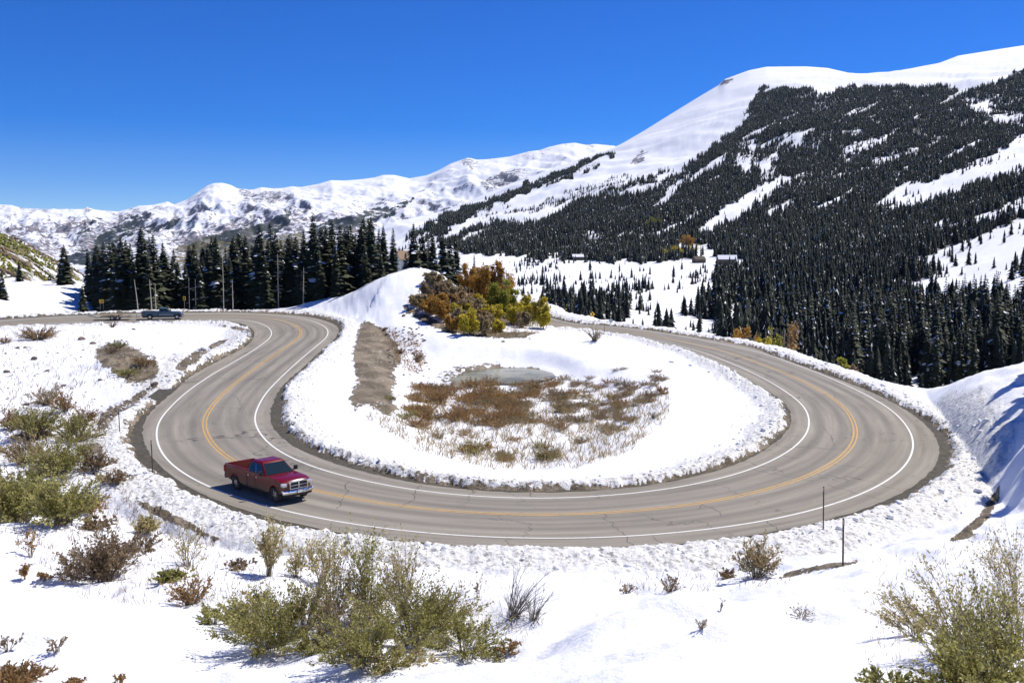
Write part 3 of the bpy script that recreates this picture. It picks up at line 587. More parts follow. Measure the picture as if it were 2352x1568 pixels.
mesh_np('tar_seams_and_shadow', np.vstack(Vs), np.vstack(Fs_), M['tar_shadow'])['kind'] = 'structure'
# pond
m = mat_new('pond_water', (0.23, 0.23, 0.17), 0.22, spec=0.25); t = NT(m); pos = t.n('NewGeometry').outputs['Position']
c = t.mix(t.rng(t.noise(pos, 0.25, 4), 0.42, 0.6), (0.09, 0.088, 0.04), (0.27, 0.26, 0.16)); t.l(c, t.b.inputs['Base Color']); t.bump(t.noise(pos, 3, 3), 0.1, 0.02); M['pond'] = m
pc = POND.mean(0); PP = pc + (POND - pc) * 1.12; V = [[pc[0], pc[1], zplane(*pc) - BD - 0.10]] + [[a, b, float(zplane(*pc)) - BD - 0.10] for a, b in PP]
o = mesh_np('pond', V, [[0, 1 + i, 1 + (i + 1) % len(PP)] for i in range(len(PP))], M['pond']); o['kind'] = 'structure'
# loose lumps of ploughed snow along the banks
m = mat_new('lumpy_snow', (0.84, 0.84, 0.83), 0.8); M['lump'] = m
ico = bmesh.new(); bmesh.ops.create_icosphere(ico, subdivisions=1, radius=1); iv = np.array([v.co[:] for v in ico.verts]); ifc = np.array([[v.index for v in f.verts] for f in ico.faces])
def lumps(name, pts, sizes, mat, flat=0.75):
    n = len(pts); r = rng.uniform(0.45, 1.35, (n, len(iv), 1)) * rng.uniform(.6, 1.5, (n, 1, 3)); V = iv[None] * r * sizes[:, None, None] * np.array([1, 1, flat]) + pts[:, None]
    Fq = ifc[None] + (np.arange(n) * len(iv))[:, None, None]; return mesh_np(name, V.reshape(-1, 3), Fq.reshape(-1, 3), mat)
nL = 8000; ii = rng.integers(0, NS, nL); sd = rng.choice([-1, 1], nL, p=[.62, .38]); dist_ = np.abs(rng.normal(0.2, 1.5, nL)) + 0.15
oo = sd * (np.where(sd < 0, oGA[ii] + 0.8 * sst(90, 60, CL[ii, 1]), oGB[ii]) + dist_ + 0.1); p = CL[ii] + Nn[ii] * oo[:, None] + rng.normal(0, .1, (nL, 2)); ok = (p[:, 1] < 205); p = p[ok]
sz = (0.028 * np.exp(rng.normal(0.25, 0.75, len(p)))).clip(0.015, 0.32); pz = gz_at(p[:, 0], p[:, 1]); 
o = lumps('ploughed_snow', np.stack([p[:, 0], p[:, 1], pz + sz * 0.25], 1), sz, M['lump']); tag(o, 'ragged lumps of ploughed snow banked along both edges of the road', 'snow', kind='stuff')
# ------------------------------------------------------------------ plants
def make_leaf_mat(name, c1, c2, trans=0.3, rough=0.6, snow=0.0):
    m = mat_new(name, c1, rough, spec=0.3); t = NT(m); at = t.n('Attribute', attribute_name='v'); s_ = t.n('SeparateColor'); t.l(at.outputs['Color'], s_.inputs[0])
    c = t.mix(s_.outputs[0], c1, c2)
    if snow: c = t.mix(t.rng(s_.outputs[1], 0.5, 0.55), c, (0.85, 0.86, 0.88))
    t.l(c, t.b.inputs['Base Color'])
    if trans:
        tr = t.n('BsdfTranslucent'); t.l(c, tr.inputs[0]); mx = t.n('MixShader'); mx.inputs[0].default_value = trans
        t.l(t.b.outputs[0], mx.inputs[1]); t.l(tr.outputs[0], mx.inputs[2]); out = t.t.nodes['Material Output']; t.l(mx.outputs[0], out.inputs[0])
    return m
M['needles'] = make_leaf_mat('spruce_needles', (0.014, 0.020, 0.009), (0.052, 0.060, 0.024), 0.0, 0.8, snow=1)
M['needles_far'] = make_leaf_mat('distant_spruce', (0.006, 0.011, 0.009), (0.034, 0.043, 0.026), 0.0, 0.85, snow=1)
M['bark'] = mat_new('spruce_bark', (0.06, 0.045, 0.035), 0.9)
M['grey_wood'] = mat_new('weathered_wood', (0.42, 0.38, 0.33), 0.85)
M['aspen_bark'] = mat_new('pale_aspen_bark', (0.42, 0.38, 0.30), 0.8)
M['twig'] = mat_new('shrub_twigs', (0.20, 0.15, 0.10), 0.85); M['red_twig'] = mat_new('reddish_twigs', (0.28, 0.17, 0.09), 0.85); M['grey_twig'] = mat_new('grey_twigs', (0.15, 0.12, 0.10), 0.85)
PAL = {'olive': ((0.17, 0.16, 0.03), (0.54, 0.50, 0.17)), 'pale': ((0.30, 0.24, 0.08), (0.66, 0.56, 0.27)), 'rust': ((0.22, 0.125, 0.045), (0.54, 0.35, 0.15)),
       'orange': ((0.28, 0.14, 0.025), (0.58, 0.34, 0.07)), 'yellow': ((0.36, 0.28, 0.02), (0.70, 0.58, 0.07)), 'green': ((0.16, 0.17, 0.02), (0.44, 0.42, 0.06)),
       'brown': ((0.17, 0.12, 0.065), (0.40, 0.29, 0.17)), 'straw': ((0.26, 0.19, 0.09), (0.50, 0.40, 0.22)), 'frost': ((0.40, 0.38, 0.25), (0.80, 0.80, 0.76))}
for k, (a, b) in PAL.items(): M['leaf_' + k] = make_leaf_mat('leaves_' + k, a, b, 0.42)

def spruce_data(seed, H=15.0, Rr=2.7, whorls=30, br=10, thin=0.0, bare=0.04):
    r = np.random.default_rng(seed); V = []; Fs = []; vc = []
    def add(p, f, v, s):
        b = len(V); V.extend(p); Fs.extend([[b + q for q in ff] for ff in f]); vc.extend([(v, s, 0)] * len(p))
    for k in range(whorls):
        t = (k + 0.5) / whorls; h = H * (bare + (1 - bare) * t ** 0.95)
        prof = (1 - t) ** 0.75 * (1.0 if t > 0.12 else 0.75 + t * 2)
        n = max(4, int(br * (0.55 + 0.6 * (1 - t))))
        a0 = r.uniform(0, 6.28); gap = r.uniform(0.75, 1.12)
        for j in range(n):
            if r.random() < thin: continue
            a = a0 + j * 6.283 / n + r.normal(0, 0.2); L = (Rr * prof * gap * r.uniform(0.62, 1.2) + 0.18); hh = h + r.uniform(-.25, .25) * H / whorls
            ca, sa = math.cos(a), math.sin(a); dr = 0.34 + 0.22 * (1 - t); up = 0.10
            def P(q, side, dz):  # q along, side across
                return (ca * q - sa * side, sa * q + ca * side, hh + up * q - dr * q * q / max(L, .4) + dz)
            w = L * r.uniform(0.26, 0.42); v = r.uniform(0, 1); s1 = 1.0 if r.random() < 0.055 else 0.0; s2 = 1.0 if r.random() < 0.045 else 0.0
            p = [P(0, 0, .1), P(L * .5, 0, .06), P(L, 0, 0)]
            l1 = P(L * .42, w, -.28 * w - .1); l2 = P(L * .82, w * .75, -.3 * w); r1 = P(L * .42, -w, -.28 * w - .1); r2 = P(L * .82, -w * .75, -.3 * w)
            add([p[0], p[1], l1, r1], [(0, 2, 1), (0, 1, 3)], v, s2)
            add([p[1], l1, l2, r1, r2, p[2]], [(0, 1, 2), (0, 2, 5), (0, 4, 3), (0, 5, 4)], min(1, v + 0.15), s1)
            dn = P(L * .6, 0, -w * .9 - .2); add([p[0], p[1], dn], [(0, 1, 2)], v * .6, 0)
    add([(0.12, 0, H * .93), (-.12, 0.0, H * .93), (0, 0.12, H * .93), (0, 0, H * 1.03)], [(0, 2, 3), (2, 1, 3), (1, 0, 3)], .3, 0)
    return np.array(V), np.array(Fs), np.array(vc)
def tube(P, r0, r1, n=5):
    P = np.asarray(P, float); k = len(P); V = []; 
    for i in range(k):
        d = P[min(i + 1, k - 1)] - P[max(i - 1, 0)]; d /= np.linalg.norm(d) + 1e-9; a = np.cross(d, [0.3, 0.9, 0.1]); a /= np.linalg.norm(a) + 1e-9; b = np.cross(d, a); r = r0 + (r1 - r0) * i / (k - 1)
        for j in range(n): V.append(P[i] + r * (math.cos(6.2832 * j / n) * a + math.sin(6.2832 * j / n) * b))
    Fq = [[i * n + j, i * n + (j + 1) % n, (i + 1) * n + (j + 1) % n, (i + 1) * n + j] for i in range(k - 1) for j in range(n)]
    return np.array(V), np.array(Fq)
def merge(parts):
    V = []; Fs = []; b = 0
    for v, f in parts: V.append(v); Fs.append(f + b); b += len(v)
    return np.vstack(V), np.vstack(Fs)
def data_mesh(name, V, Fs, mat, vc=None, smooth=False):
    o = mesh_np(name, V, Fs, mat, colors=None if vc is None else {'v': vc}, smooth=smooth); me = o.data; bpy.data.objects.remove(o); return me
SPR = []
for k, (H, Rr, wh, b) in enumerate([(16, 2.6, 34, 11), (16, 2.2, 32, 10), (16, 3.1, 34, 12), (16, 1.9, 30, 9), (16, 2.5, 36, 10), (16, 3.4, 32, 12)]):
    v, f, c = spruce_data(100 + k, H, Rr, wh, b); me = data_mesh('crown', v, f, M['needles'], c)
    tv, tf = tube([(0, 0, -1.5), (0.05, 0, 4), (0, 0.04, 10), (0, 0, H)], 0.24, 0.03, 6); SPR.append((me, data_mesh('trunk', tv, tf, M['bark'], smooth=True)))
def place_spruce(x, y, H, k, label, cat='spruce tree', group=None, z=None, wid=1.0):
    z = float(gz_at(x, y)[0]) if z is None else z
    e = empty('spruce_tree', (x, y, z - 0.15), random.uniform(0, 6.28), label, cat, group); s = H / 16.0; e.scale = (s * wid, s * wid, s)
    e.rotation_euler[0] = random.gauss(0, .012); e.rotation_euler[1] = random.gauss(0, .012)
    link_mesh('crown', SPR[k][0], e); link_mesh('trunk', SPR[k][1], e); return e
def spruce_px(px, top, base, Y, k, label, group=None, wid=1.0):
    d = ray(px, base); x = d[0] / d[1] * Y; z = float(gz_at(x, Y)[0]); dt = ray(px, top); ztop = dt[2] / dt[1] * Y
    return place_spruce(x, Y, ztop - z, k, label, group=group, wid=wid * (1.25 if group is None else 1))

G1 = 'spruces of the dense roadside grove behind the far bend'
L1 = 'tall dark spruce crowded in the dense grove along the far side of the road'
# (px, top row, base row, distance, shape, width factor)
GROVE = [(228,590,700,206,1,1),(252,583,706,200,3,1),(283,543,712,193,0,1.1),(303,556,714,196,1,1),(329,517,714,193,4,1.05),(346,560,710,200,3,1),(360,536,714,196,1,1),(378,575,700,215,3,1),(397,590,706,205,3,1),(412,598,706,200,1,1),(428,604,708,196,3,1),(450,578,708,198,4,1),(468,590,704,206,3,1),(482,568,708,198,1,1),(500,556,710,196,4,1),(520,566,706,203,3,1),(546,568,706,206,1,1),(567,538,710,199,1,1),(582,560,708,206,3,1),(598,514,712,196,4,1),(616,548,708,203,3,1),(634,530,712,197,4,1),(650,548,708,205,1,1),(670,538,712,198,0,1),(686,556,706,206,3,1),(703,530,712,199,4,1),(722,494,716,194,4,1),(736,520,712,203,3,1),(750,520,714,197,1,1),(766,504,716,199,4,1),(782,512,716,195,1,1),(800,522,716,196,4,1),(815,534,714,203,1,1),(832,516,716,194,4,1),(857,496,714,190,4,1),(871,525,712,200,1,1),(884,517,700,193,4,.95),(903,522,690,194,3,1),(842,560,716,186,3,1),(876,570,710,184,3,1),(774,560,718,190,3,1),(735,575,716,190,3,1),(690,580,714,192,1,1),(610,585,712,192,1,1),(530,590,710,194,3,1),(460,612,712,193,1,1),(310,600,716,191,1,1),(268,610,716,191,3,1),(345,590,716,191,1,1),(655,560,700,212,4,1),(560,580,700,214,1,1),(500,590,700,215,3,1)]
for (px, tp, bs, Y, k, wf) in GROVE: spruce_px(px, tp, bs, Y - 7 - (4 if px < 800 else 0), k, L1, G1, wf * (1.42 if k in (1, 3) else 1.3))
for (px, tp, bs, Y, k, wf, lb) in [
    (8,618,725,176,0,1.0,'dark spruce cut by the left edge of the photo, nearest the road there'),
    (47,597,670,215,0,1.15,'stout spruce on the snowy rise left of the broad isolated spruce'),
    (84,645,668,225,3,1.1,'smallest spruce on the snowy rise, between the stout one and a slim one'),
    (112,626,676,222,1,1.1,'slim low spruce on the snowy rise close beside the broad isolated one'),
    (151,559,694,205,5,1.0,'broad isolated dark spruce standing left of the grove above the snow track'),
    (208,570,702,202,4,1.0,'tall spruce at the left end of the grove behind the arrow sign'),
    (191,652,720,184,0,1.0,'short spruce beside the road left of the yellow arrow sign'),
    (951,513,626,205,0,1.0,'tall spruce right of the cabin on top of the knoll'),
    (931,578,612,212,1,1.2,'small spruce in front of the cabin wall on the knoll'),
    (972,526,634,208,4,1.0,'second tall spruce right of the cabin on top of the knoll'),
    (996,529,652,192,4,1.0,'thick spruce at the front edge of the knoll'),
    (1018,532,646,196,0,1.0,'full dark spruce in the middle of the knoll group'),
    (1033,540,645,202,1,1.0,'narrow spruce near the right end of the knoll group'),
    (1049,545,633,205,4,1.0,'rightmost large spruce of the knoll group'),
    (984,535,630,212,3,1.0,'spruce at the back of the knoll group'),
    (1090,584,628,200,3,.8,'thin lone spruce rising in front of the orange aspens')]:
    spruce_px(px, tp, bs, Y, k, lb, wid=wf)
rs = np.random.default_rng(5)
for q in range(85):                                  # the depth of the grove
    px = rs.uniform(225, 880); Y = rs.uniform(189, 212); d = ray(px, 700); x = d[0] / d[1] * Y
    place_spruce(x, Y, rs.uniform(9, 14) + (1.5 if px > 520 else 0), int(rs.integers(0, 5)), L1, group=G1, wid=1.6)

# dead grey trunks standing in front of the grove
def snag(px, top, base, Y, label, twigs=6, lean=0.0):
    Y = Y - 9
    d = ray(px, base); x = d[0] / d[1] * Y; z = float(gz_at(x, Y)[0]); dt = ray(px, top); H = dt[2] / dt[1] * Y - z
    ps = [tube([(0, 0, 0), (lean * .4, 0, H * .5), (lean, 0, H)], 0.13, 0.045, 3)]
    for i in range(twigs):
        h = H * rs.uniform(.3, .98); a = rs.uniform(0, 6.28); L = rs.uniform(.5, 1.3); c0 = np.array([lean * h / H, 0, h]); ps.append(tube([c0, c0 + [math.cos(a) * L, math.sin(a) * L, -.15 * L]], .035, .015, 3))
    o = mesh_np('dead_tree', *merge(ps), M['grey_wood']); o.location = (x, Y, z - .1); tag(o, label, 'dead tree')
for a in [(318,640,713,186,'thin dead trunk just behind the tail of the blue pickup',3,-.6),(349,640,714,186,'paler thicker dead trunk behind the cab of the blue pickup',4,-.3),(358,650,714,187,'slim dead trunk right beside the thicker pale one',3),(435,636,692,190,'short pair-like pale dead trunk right of the chevron sign',4),
          (450,640,700,190,'second pale dead trunk right of the chevron sign',6),(514,590,708,188,'tall straight dead trunk in the middle of the grove',3),(535,640,708,189,'lower dead trunk right of the tall straight one',5),(640,582,708,188,'dead tree with many bare side branches',34),(697,612,712,188,'forked grey dead tree near the bend',16,.2)]:
    snag(*a)

# low detail spruces for the slopes
def low_spruce(seed, layers, spokes, H=1.0, Rr=0.17):
    r = np.random.default_rng(seed); V = []; Fs = []; vc = []
    for k in range(layers):
        t = k / layers; z0 = H * (0.04 + 0.9 * t); z1 = min(H, z0 + H * (1.7 / layers)); rad = Rr * (1 - t) ** 0.8 * r.uniform(.8, 1.15) + .006
        b = len(V); V.append((0, 0, z1)); v = r.uniform(0, 1); vc.append((v, 0, 0)); a0 = r.uniform(0, 6.28)
        for j in range(spokes * 2):
            rr = rad * (r.uniform(.8, 1.25) if j % 2 == 0 else r.uniform(.35, .6)); a = a0 + j * 3.1416 / spokes
            V.append((rr * math.cos(a), rr * math.sin(a), z0 + (0 if j % 2 == 0 else .02) + r.uniform(-.012, .012))); vc.append((v * .8 + r.uniform(0, .2), 1.0 if r.random() < 0.15 else 0, 0))
        n = spokes * 2; Fs += [[b, b + 1 + j, b + 1 + (j + 1) % n] for j in range(n)]
    return np.array(V), np.array(Fs), np.array(vc)
LOWA = [low_spruce(300 + i, 11, 6, 1, rs.uniform(.15, .25)) for i in range(6)]; LOWB = [low_spruce(320 + i, 5, 4, 1, rs.uniform(.15, .24)) for i in range(6)]
# where the woods stand: (polygon in photo units, density 0..1), later ones override
Nc = 430000
yy = np.sqrt(rs.uniform(185 ** 2, 2450 ** 2, Nc)); yy = np.where(rs.random(Nc) < 0.30, np.sqrt(rs.uniform(185 ** 2, 900 ** 2, Nc)), yy)
uu = rs.uniform(-0.16, 0.66, Nc); xx = uu * yy; zz = gz_at(xx, yy); px, py = to_pix(xx, yy, zz)
den = woods2(px, py); clump = fbm(xx / 55, yy / 55, 3, 210); den = den * np.where(den < 0.6, sst(-0.25, 0.35, clump) * 1.5, sst(-1.15, -0.35, clump))
prob = den * np.where(yy < 900, 0.36, 1.0)
j = np.clip(np.searchsorted(YS, yy), 0, NY - 1); i = np.clip(np.searchsorted(US, uu), 0, NU - 1); lay3 = LAY[j, i] == 3
dr = np.full(Nc, 50.0); mm = yy < 235; ix = nearest(xx[mm], yy[mm]); dr[mm] = np.hypot(*(np.stack([xx[mm], yy[mm]], 1) - CL[ix]).T)
minrow = np.minimum.accumulate(PYg, axis=0)[np.clip(j - 1, 0, NY - 1), i]
Ht = np.where(rs.random(Nc) < .12, rs.uniform(1.1, 1.6, Nc), rs.uniform(0.35, 1.15, Nc)) * np.interp(yy, [100, 400, 900, 1600, 2300], [11, 9, 8, 7.5, 6.5]); Ht = np.where(den < 0.5, Ht * rs.uniform(.3, .9, Nc), Ht); Ht = np.where((px < 1640) & (py > 598), Ht * .78, Ht)
tx_, ty_ = to_pix(xx, yy, zz + Ht)
vis = ty_ < minrow + 1
knollzone = (yy < 245) & (px < 1290)
keep = (rs.random(Nc) < prob) & lay3 & (dr > 11) & vis & ~knollzone & (px > 880) & (px < 2620) & ((yy > 270) | (px > 1500))
xx, yy, zz, Ht, px, py, ty_, minrow, den = [a[keep] for a in (xx, yy, zz, Ht, px, py, ty_, minrow, den)]
print('slope trees', len(xx))
size = np.where((px < 2360), (np.minimum(py, minrow) - ty_), 0); order = np.argsort(-size); big = order[:140]; rest = order[140:]
# the largest 300 as trees of their own
SLOPE = []
for k in range(5):
    v, f, c = spruce_data(500 + k, 16, [2.3, 2.7, 2.0, 2.9, 1.8][k], 22, 8); tv, tf = tube([(0, 0, -2), (0, 0, 10)], .2, .1, 4)
    c[:, 1] = c[:, 1]
    fq = np.vstack([f, np.vstack([tf[:, :3], tf[:, [0, 2, 3]]]) + len(v)]); SLOPE.append(data_mesh('spruce_tree', np.vstack([v, tv]), fq, M['needles'], np.vstack([c, np.zeros((len(tv), 3))])))
for n_, q in enumerate(big):
    o = link_mesh('spruce_tree', SLOPE[n_ % 5]); s = Ht[q] / 16; o.location = (xx[q], yy[q], zz[q] - .2); o.scale = (s * 1.05, s * 1.05, s); o.rotation_euler = (0, 0, random.uniform(0, 6.28))
    tag(o, 'dark spruce with flecks of snow in the forest dropping away right of the road', 'spruce tree', 'spruces of the valley side beyond the right-hand road')
def forest(name, idx, protos, mat, label):
    Vs, Fs, Cs = [], [], []; b = 0
    for k in range(len(protos)):
        id_ = idx[k::len(protos)]; v, f, c = protos[k]; n = len(id_)
        if n == 0: continue
        a = rs.uniform(0, 6.28, n); ca, sa = np.cos(a), np.sin(a); wv = rs.uniform(.85, 1.2, n); H = Ht[id_]
        X = (v[None, :, 0] * ca[:, None] - v[None, :, 1] * sa[:, None]) * (H * wv)[:, None] + xx[id_][:, None]
        Y = (v[None, :, 0] * sa[:, None] + v[None, :, 1] * ca[:, None]) * (H * wv)[:, None] + yy[id_][:, None]
        Z = v[None, :, 2] * H[:, None] + zz[id_][:, None] - .3
        Vs.append(np.stack([X, Y, Z], -1).reshape(-1, 3)); Fs.append((f[None] + (np.arange(n) * len(v))[:, None, None]).reshape(-1, 3) + b); b += n * len(v)
        cc = np.repeat(c[None], n, 0).copy(); cc[:, :, 0] = np.clip(cc[:, :, 0] * .35 + rs.uniform(0, 1, (n, 1)) ** 2.2 * .8, 0, 1); cc[:, :, 1] = (rs.random((n, len(v))) < 0.035); Cs.append(cc.reshape(-1, 3))
    o = mesh_np(name, np.vstack(Vs), np.vstack(Fs), mat, colors={'v': np.vstack(Cs)}); tag(o, label, 'forest', kind='stuff'); return o
nearr = rest[yy[rest] < 620]; farr = rest[yy[rest] >= 620]
forest('spruce_forest', nearr, LOWA, M['needles_far'], 'dark spruce forest on the lower slope right of the road')
forest('distant_forest', farr, LOWB, M['needles_far'], 'dark forest spread over the snowy mountainside up to the treeline')

# autumn woods on the hill at the far left
n4 = 16000; y4 = rs.uniform(330, 1330, n4); u4 = rs.uniform(-.60, -.32, n4); x4 = u4 * y4; j = np.clip(np.searchsorted(YS, y4), 0, NY - 1); i = np.clip(np.searchsorted(US, u4), 0, NU - 1)
z4 = gz_at(x4, y4); px4, py4 = to_pix(x4, y4, z4); k4 = (LAY[j, i] == 4) & (fbm(x4 / 80, y4 / 80, 3, 220) > -0.25) & (rs.random(n4) < 0.75); p4 = np.stack([x4, y4, z4], 1)[k4]
c4_ = fbm(p4[:, 0] / 110, p4[:, 1] / 110, 3, 221) + rs.normal(0, .12, len(p4))
for nm, sel_, mt, lb in (('olive_woods', c4_ < -0.02, 'leaf_green', 'olive green brush woods on the low hill at the far left'), ('golden_woods', c4_ >= -0.02, 'leaf_brown', 'brown and gold autumn woods on the low hill at the far left')):
    q = p4[sel_]; s4 = rs.uniform(0.9, 2.2, len(q)); o = lumps(nm, q + [0, 0, 1.2], s4, M[mt], 1.1)
    a = o.data.attributes.new('v', 'FLOAT_COLOR', 'POINT'); cc = np.repeat(rs.uniform(0, 1, len(q)), len(iv)); a.data.foreach_set('color', np.stack([cc, 0 * cc, 0 * cc, 1 + 0 * cc], 1).astype(np.float32).ravel())
    tag(o, lb, 'autumn woods', kind='stuff')

# leafy crowns and shrubs
def leaf_quads(P, D, ln, wd, r):
    """leaves at points P pointing along D"""
    n = len(P); D = D / (np.linalg.norm(D, axis=1, keepdims=True) + 1e-9); Rn = r.normal(0, 1, (n, 3)); S = np.cross(D, Rn); S /= np.linalg.norm(S, axis=1, keepdims=True) + 1e-9
    ln = ln[:, None]; wd = wd[:, None]; a = P; b = P + D * ln * .5 + S * wd; c = P + D * ln; d = P + D * ln * .5 - S * wd
    V = np.stack([a, b, c, d], 1).reshape(-1, 3); return V, (np.arange(n) * 4)[:, None] + np.array([[0, 1, 2, 3]])
def aspen(px, base, w, h, kind, label, Y=None, y0=150, trunks=4, frost=False, seed=0, cat='aspen tree', name='aspen_tree', top=None, lowcrown=0.25):
    r = np.random.default_rng(900 + seed)
    if Y is None: p = hit(px, base, y0); 
    else: d = ray(px, base); p = np.array([d[0] / d[1] * Y, Y, 0.]); p[2] = gz_at(p[0], Y)[0]
    k = 1 / ppm(p[1]); W = w * k / 2 * 1.4; Hh = h * k * 1.02
    if top is not None: dt = ray(px, top); Hh = dt[2] / dt[1] * p[1] - p[2]; lowcrown = max(0.2, 1 - h * k / Hh)
    e = empty(name, tuple(p), 0, label, cat); ps = []
    for q in range(trunks):
        a = r.uniform(0, 6.28); b = np.array([r.uniform(-.5, .5) * W, r.uniform(-.4, .4) * W, -.3]); tp = b + [math.cos(a) * W * .35, math.sin(a) * W * .35, Hh * r.uniform(.7, .9)]
        ps.append(tube([b, (b + tp) / 2 + r.normal(0, .1, 3), tp], .07, .03, 5))
    mesh_np('trunk', *merge(ps), M['aspen_bark'], e, smooth=True)
    nc = 110; hc = Hh * (1 - lowcrown) / 2; ns_ = max(6, trunks * 3); sa = r.uniform(0, 6.28, ns_); sr = np.sqrt(r.uniform(0, 1, ns_)) * W * .9; sh = r.uniform(.5, 1.05, ns_) * (1 - .35 * (sr / W) ** 2)
    si = r.integers(0, ns_, nc); tq = r.uniform(0, 1, nc) ** .8; zt_ = Hh * (lowcrown * .7 + (sh[si] - lowcrown * .7) * tq); fr = .55 + .5 * tq
    cc = np.stack([np.cos(sa[si]) * sr[si] * fr, np.sin(sa[si]) * sr[si] * fr, zt_], 1) + r.normal(0, .06, (nc, 3)) * W; n = int(np.clip(W * W * 800, 3500, 16000)); ci = r.integers(0, nc, n)
    P = cc[ci] + r.normal(0, 1, (n, 3)) * np.array([W * .075, W * .075, hc * .13]) * r.uniform(.5, 1.5, nc)[ci][:, None]; P[:, 2] = np.maximum(P[:, 2], .15); s = r.uniform(.18, .34, n)
    V, Fq = leaf_quads(P, r.normal(0, 1, (n, 3)), s * 1.3, s * .5, r)
    v = np.clip(r.uniform(0, 1, nc)[ci] * .6 + r.uniform(0, .5, n), 0, 1)
    mesh_np('crown', V, Fq, M['leaf_' + kind], e, colors={'v': np.repeat(np.stack([v, 0 * v, 0 * v], 1), 4, 0)}); return e
sd_ = 0
for a in [
          (1022,735,52,60,'orange','golden-orange shrubby aspen low on the left of the knoll slope',3),(1155,728,66,78,'green','tall green aspen in the middle of the knoll slope',4),
          (1178,745,36,44,'yellow','bright yellow-green aspen below the tall green one',3),(1220,748,56,78,'yellow','yellow-green aspen at the right end of the knoll',4),
          (1247,754,34,56,'yellow','golden shrubby aspen at the tip of the knoll beside the road',3),(1078,768,38,56,'yellow','yellow aspen at the foot of the knoll slope',3),
          (1052,752,36,48,'straw','straw-coloured half-bare aspen on the knoll slope left of the yellow one',3),(1086,724,70,38,'straw','wide tangle of tan bare brush across the middle of the knoll',5),
          (1008,700,50,46,'brown','dark brown brush at the upper left of the knoll slope',4),(1072,672,40,42,'frost','snow-dusted pale shrub below the knoll spruces',3),
          (960,706,36,34,'straw','pale straw shrub on the open snow left of the brush',3),(1110,768,26,50,'straw','thin straw-coloured aspen beside the yellow one at the slope foot',3),
          (998,655,40,30,'straw','tan brush right at the crest of the knoll below the spruces',3),(1042,652,36,26,'rust','rust brush at the crest between the knoll spruces',3),(1000,722,50,40,'orange','golden brush spreading at the lower left of the knoll slope',4),(1062,735,40,40,'yellow','yellow-gold brush just above the yellow aspen of the slope foot',4),(1130,735,46,40,'yellow','yellow-green brush in the middle of the knoll slope',4),(1100,690,44,40,'orange','golden brown brush below the crest clump',3),
          (1030,676,46,34,'straw','tan brush high on the knoll slope below the spruces',3),(1060,700,44,34,'rust','rusty brush between the brown tangles of the knoll slope',3),(985,676,36,30,'brown','dark brush at the upper left rim of the knoll slope',3),
          (1110,706,40,34,'yellow','yellowish bush behind the tall green aspen on its left',3),(1040,760,30,34,'orange','low orange shrub at the left foot of the knoll slope',3),(1098,748,30,36,'rust','rust shrub behind the yellow aspen of the slope foot',3),
          (1135,700,34,36,'green','olive aspen right behind the tall green one',3),(1200,752,26,36,'straw','straw shrub between the two right-hand aspens and the slope foot',3),(1140,762,34,26,'yellow','yellow brush at the slope foot right of centre',3),
          (1232,735,26,44,'green','green aspen tucked behind the golden one at the tip of the knoll',3),(1166,690,24,30,'orange','small orange aspen under the broad crest clump on its right',3),
          (1193,716,22,28,'rust','rust-coloured shrub between the green aspen and the right-hand ones',2),(1118,745,30,30,'straw','pale golden shrub right of the straw-coloured aspen',3)]:
    sd_ += 1; aspen(a[0], a[1], a[2], a[3], a[4], a[5], trunks=a[6], seed=sd_, y0=130)
for a in [(1115,668,60,72,'orange','broad orange-brown aspen on the crest of the knoll right of the lone thin spruce',184,592,6),(1150,668,62,66,'orange','orange-brown aspen on the crest, right half of the crest clump',183,603,6),(1078,640,40,34,'orange','small orange aspen behind the thin lone spruce',190,600,2),(1722,800,60,62,'orange','olive-orange aspen clump beyond the snowbank right of the side valley',165,738,5),(1775,805,42,85,'green','taller yellow-green aspen standing between two rusty ones',165,716,3),(1752,805,40,60,'yellow','low yellow aspen under the taller yellow-green one',163,735,3),
          (1808,820,52,85,'rust','pinkish rust aspen with snow at the right of the clump',165,720,4),(1850,840,24,24,'rust','small rusty bush just behind the snowbank among the spruces',142,822,2),(1932,862,26,32,'green','olive bush peeping over the snowbank in front of the forest',130,822,2),(1950,868,30,26,'brown','grey-brown bush beside the olive one behind the snowbank',128,838,2)]:
    sd_ += 1; aspen(a[0], a[1], a[2], a[3], a[4], a[5], Y=a[6], top=a[7], trunks=a[8], seed=sd_)
for a in [(1560,592,66,32,'yellow','yellow aspen grove beside the open snow basin'),(1582,570,34,34,'orange','orange aspen grove above the yellow one by the basin'),(1497,520,34,22,'green','olive aspen patch high in the spruce forest'),(1296,730,30,28,'yellow','pale yellow aspens among spruces near the far road')]:
    sd_ += 1; aspen(a[0], a[1], a[2], a[3], a[4], a[5], trunks=5, seed=sd_, y0=260, cat='aspen grove')

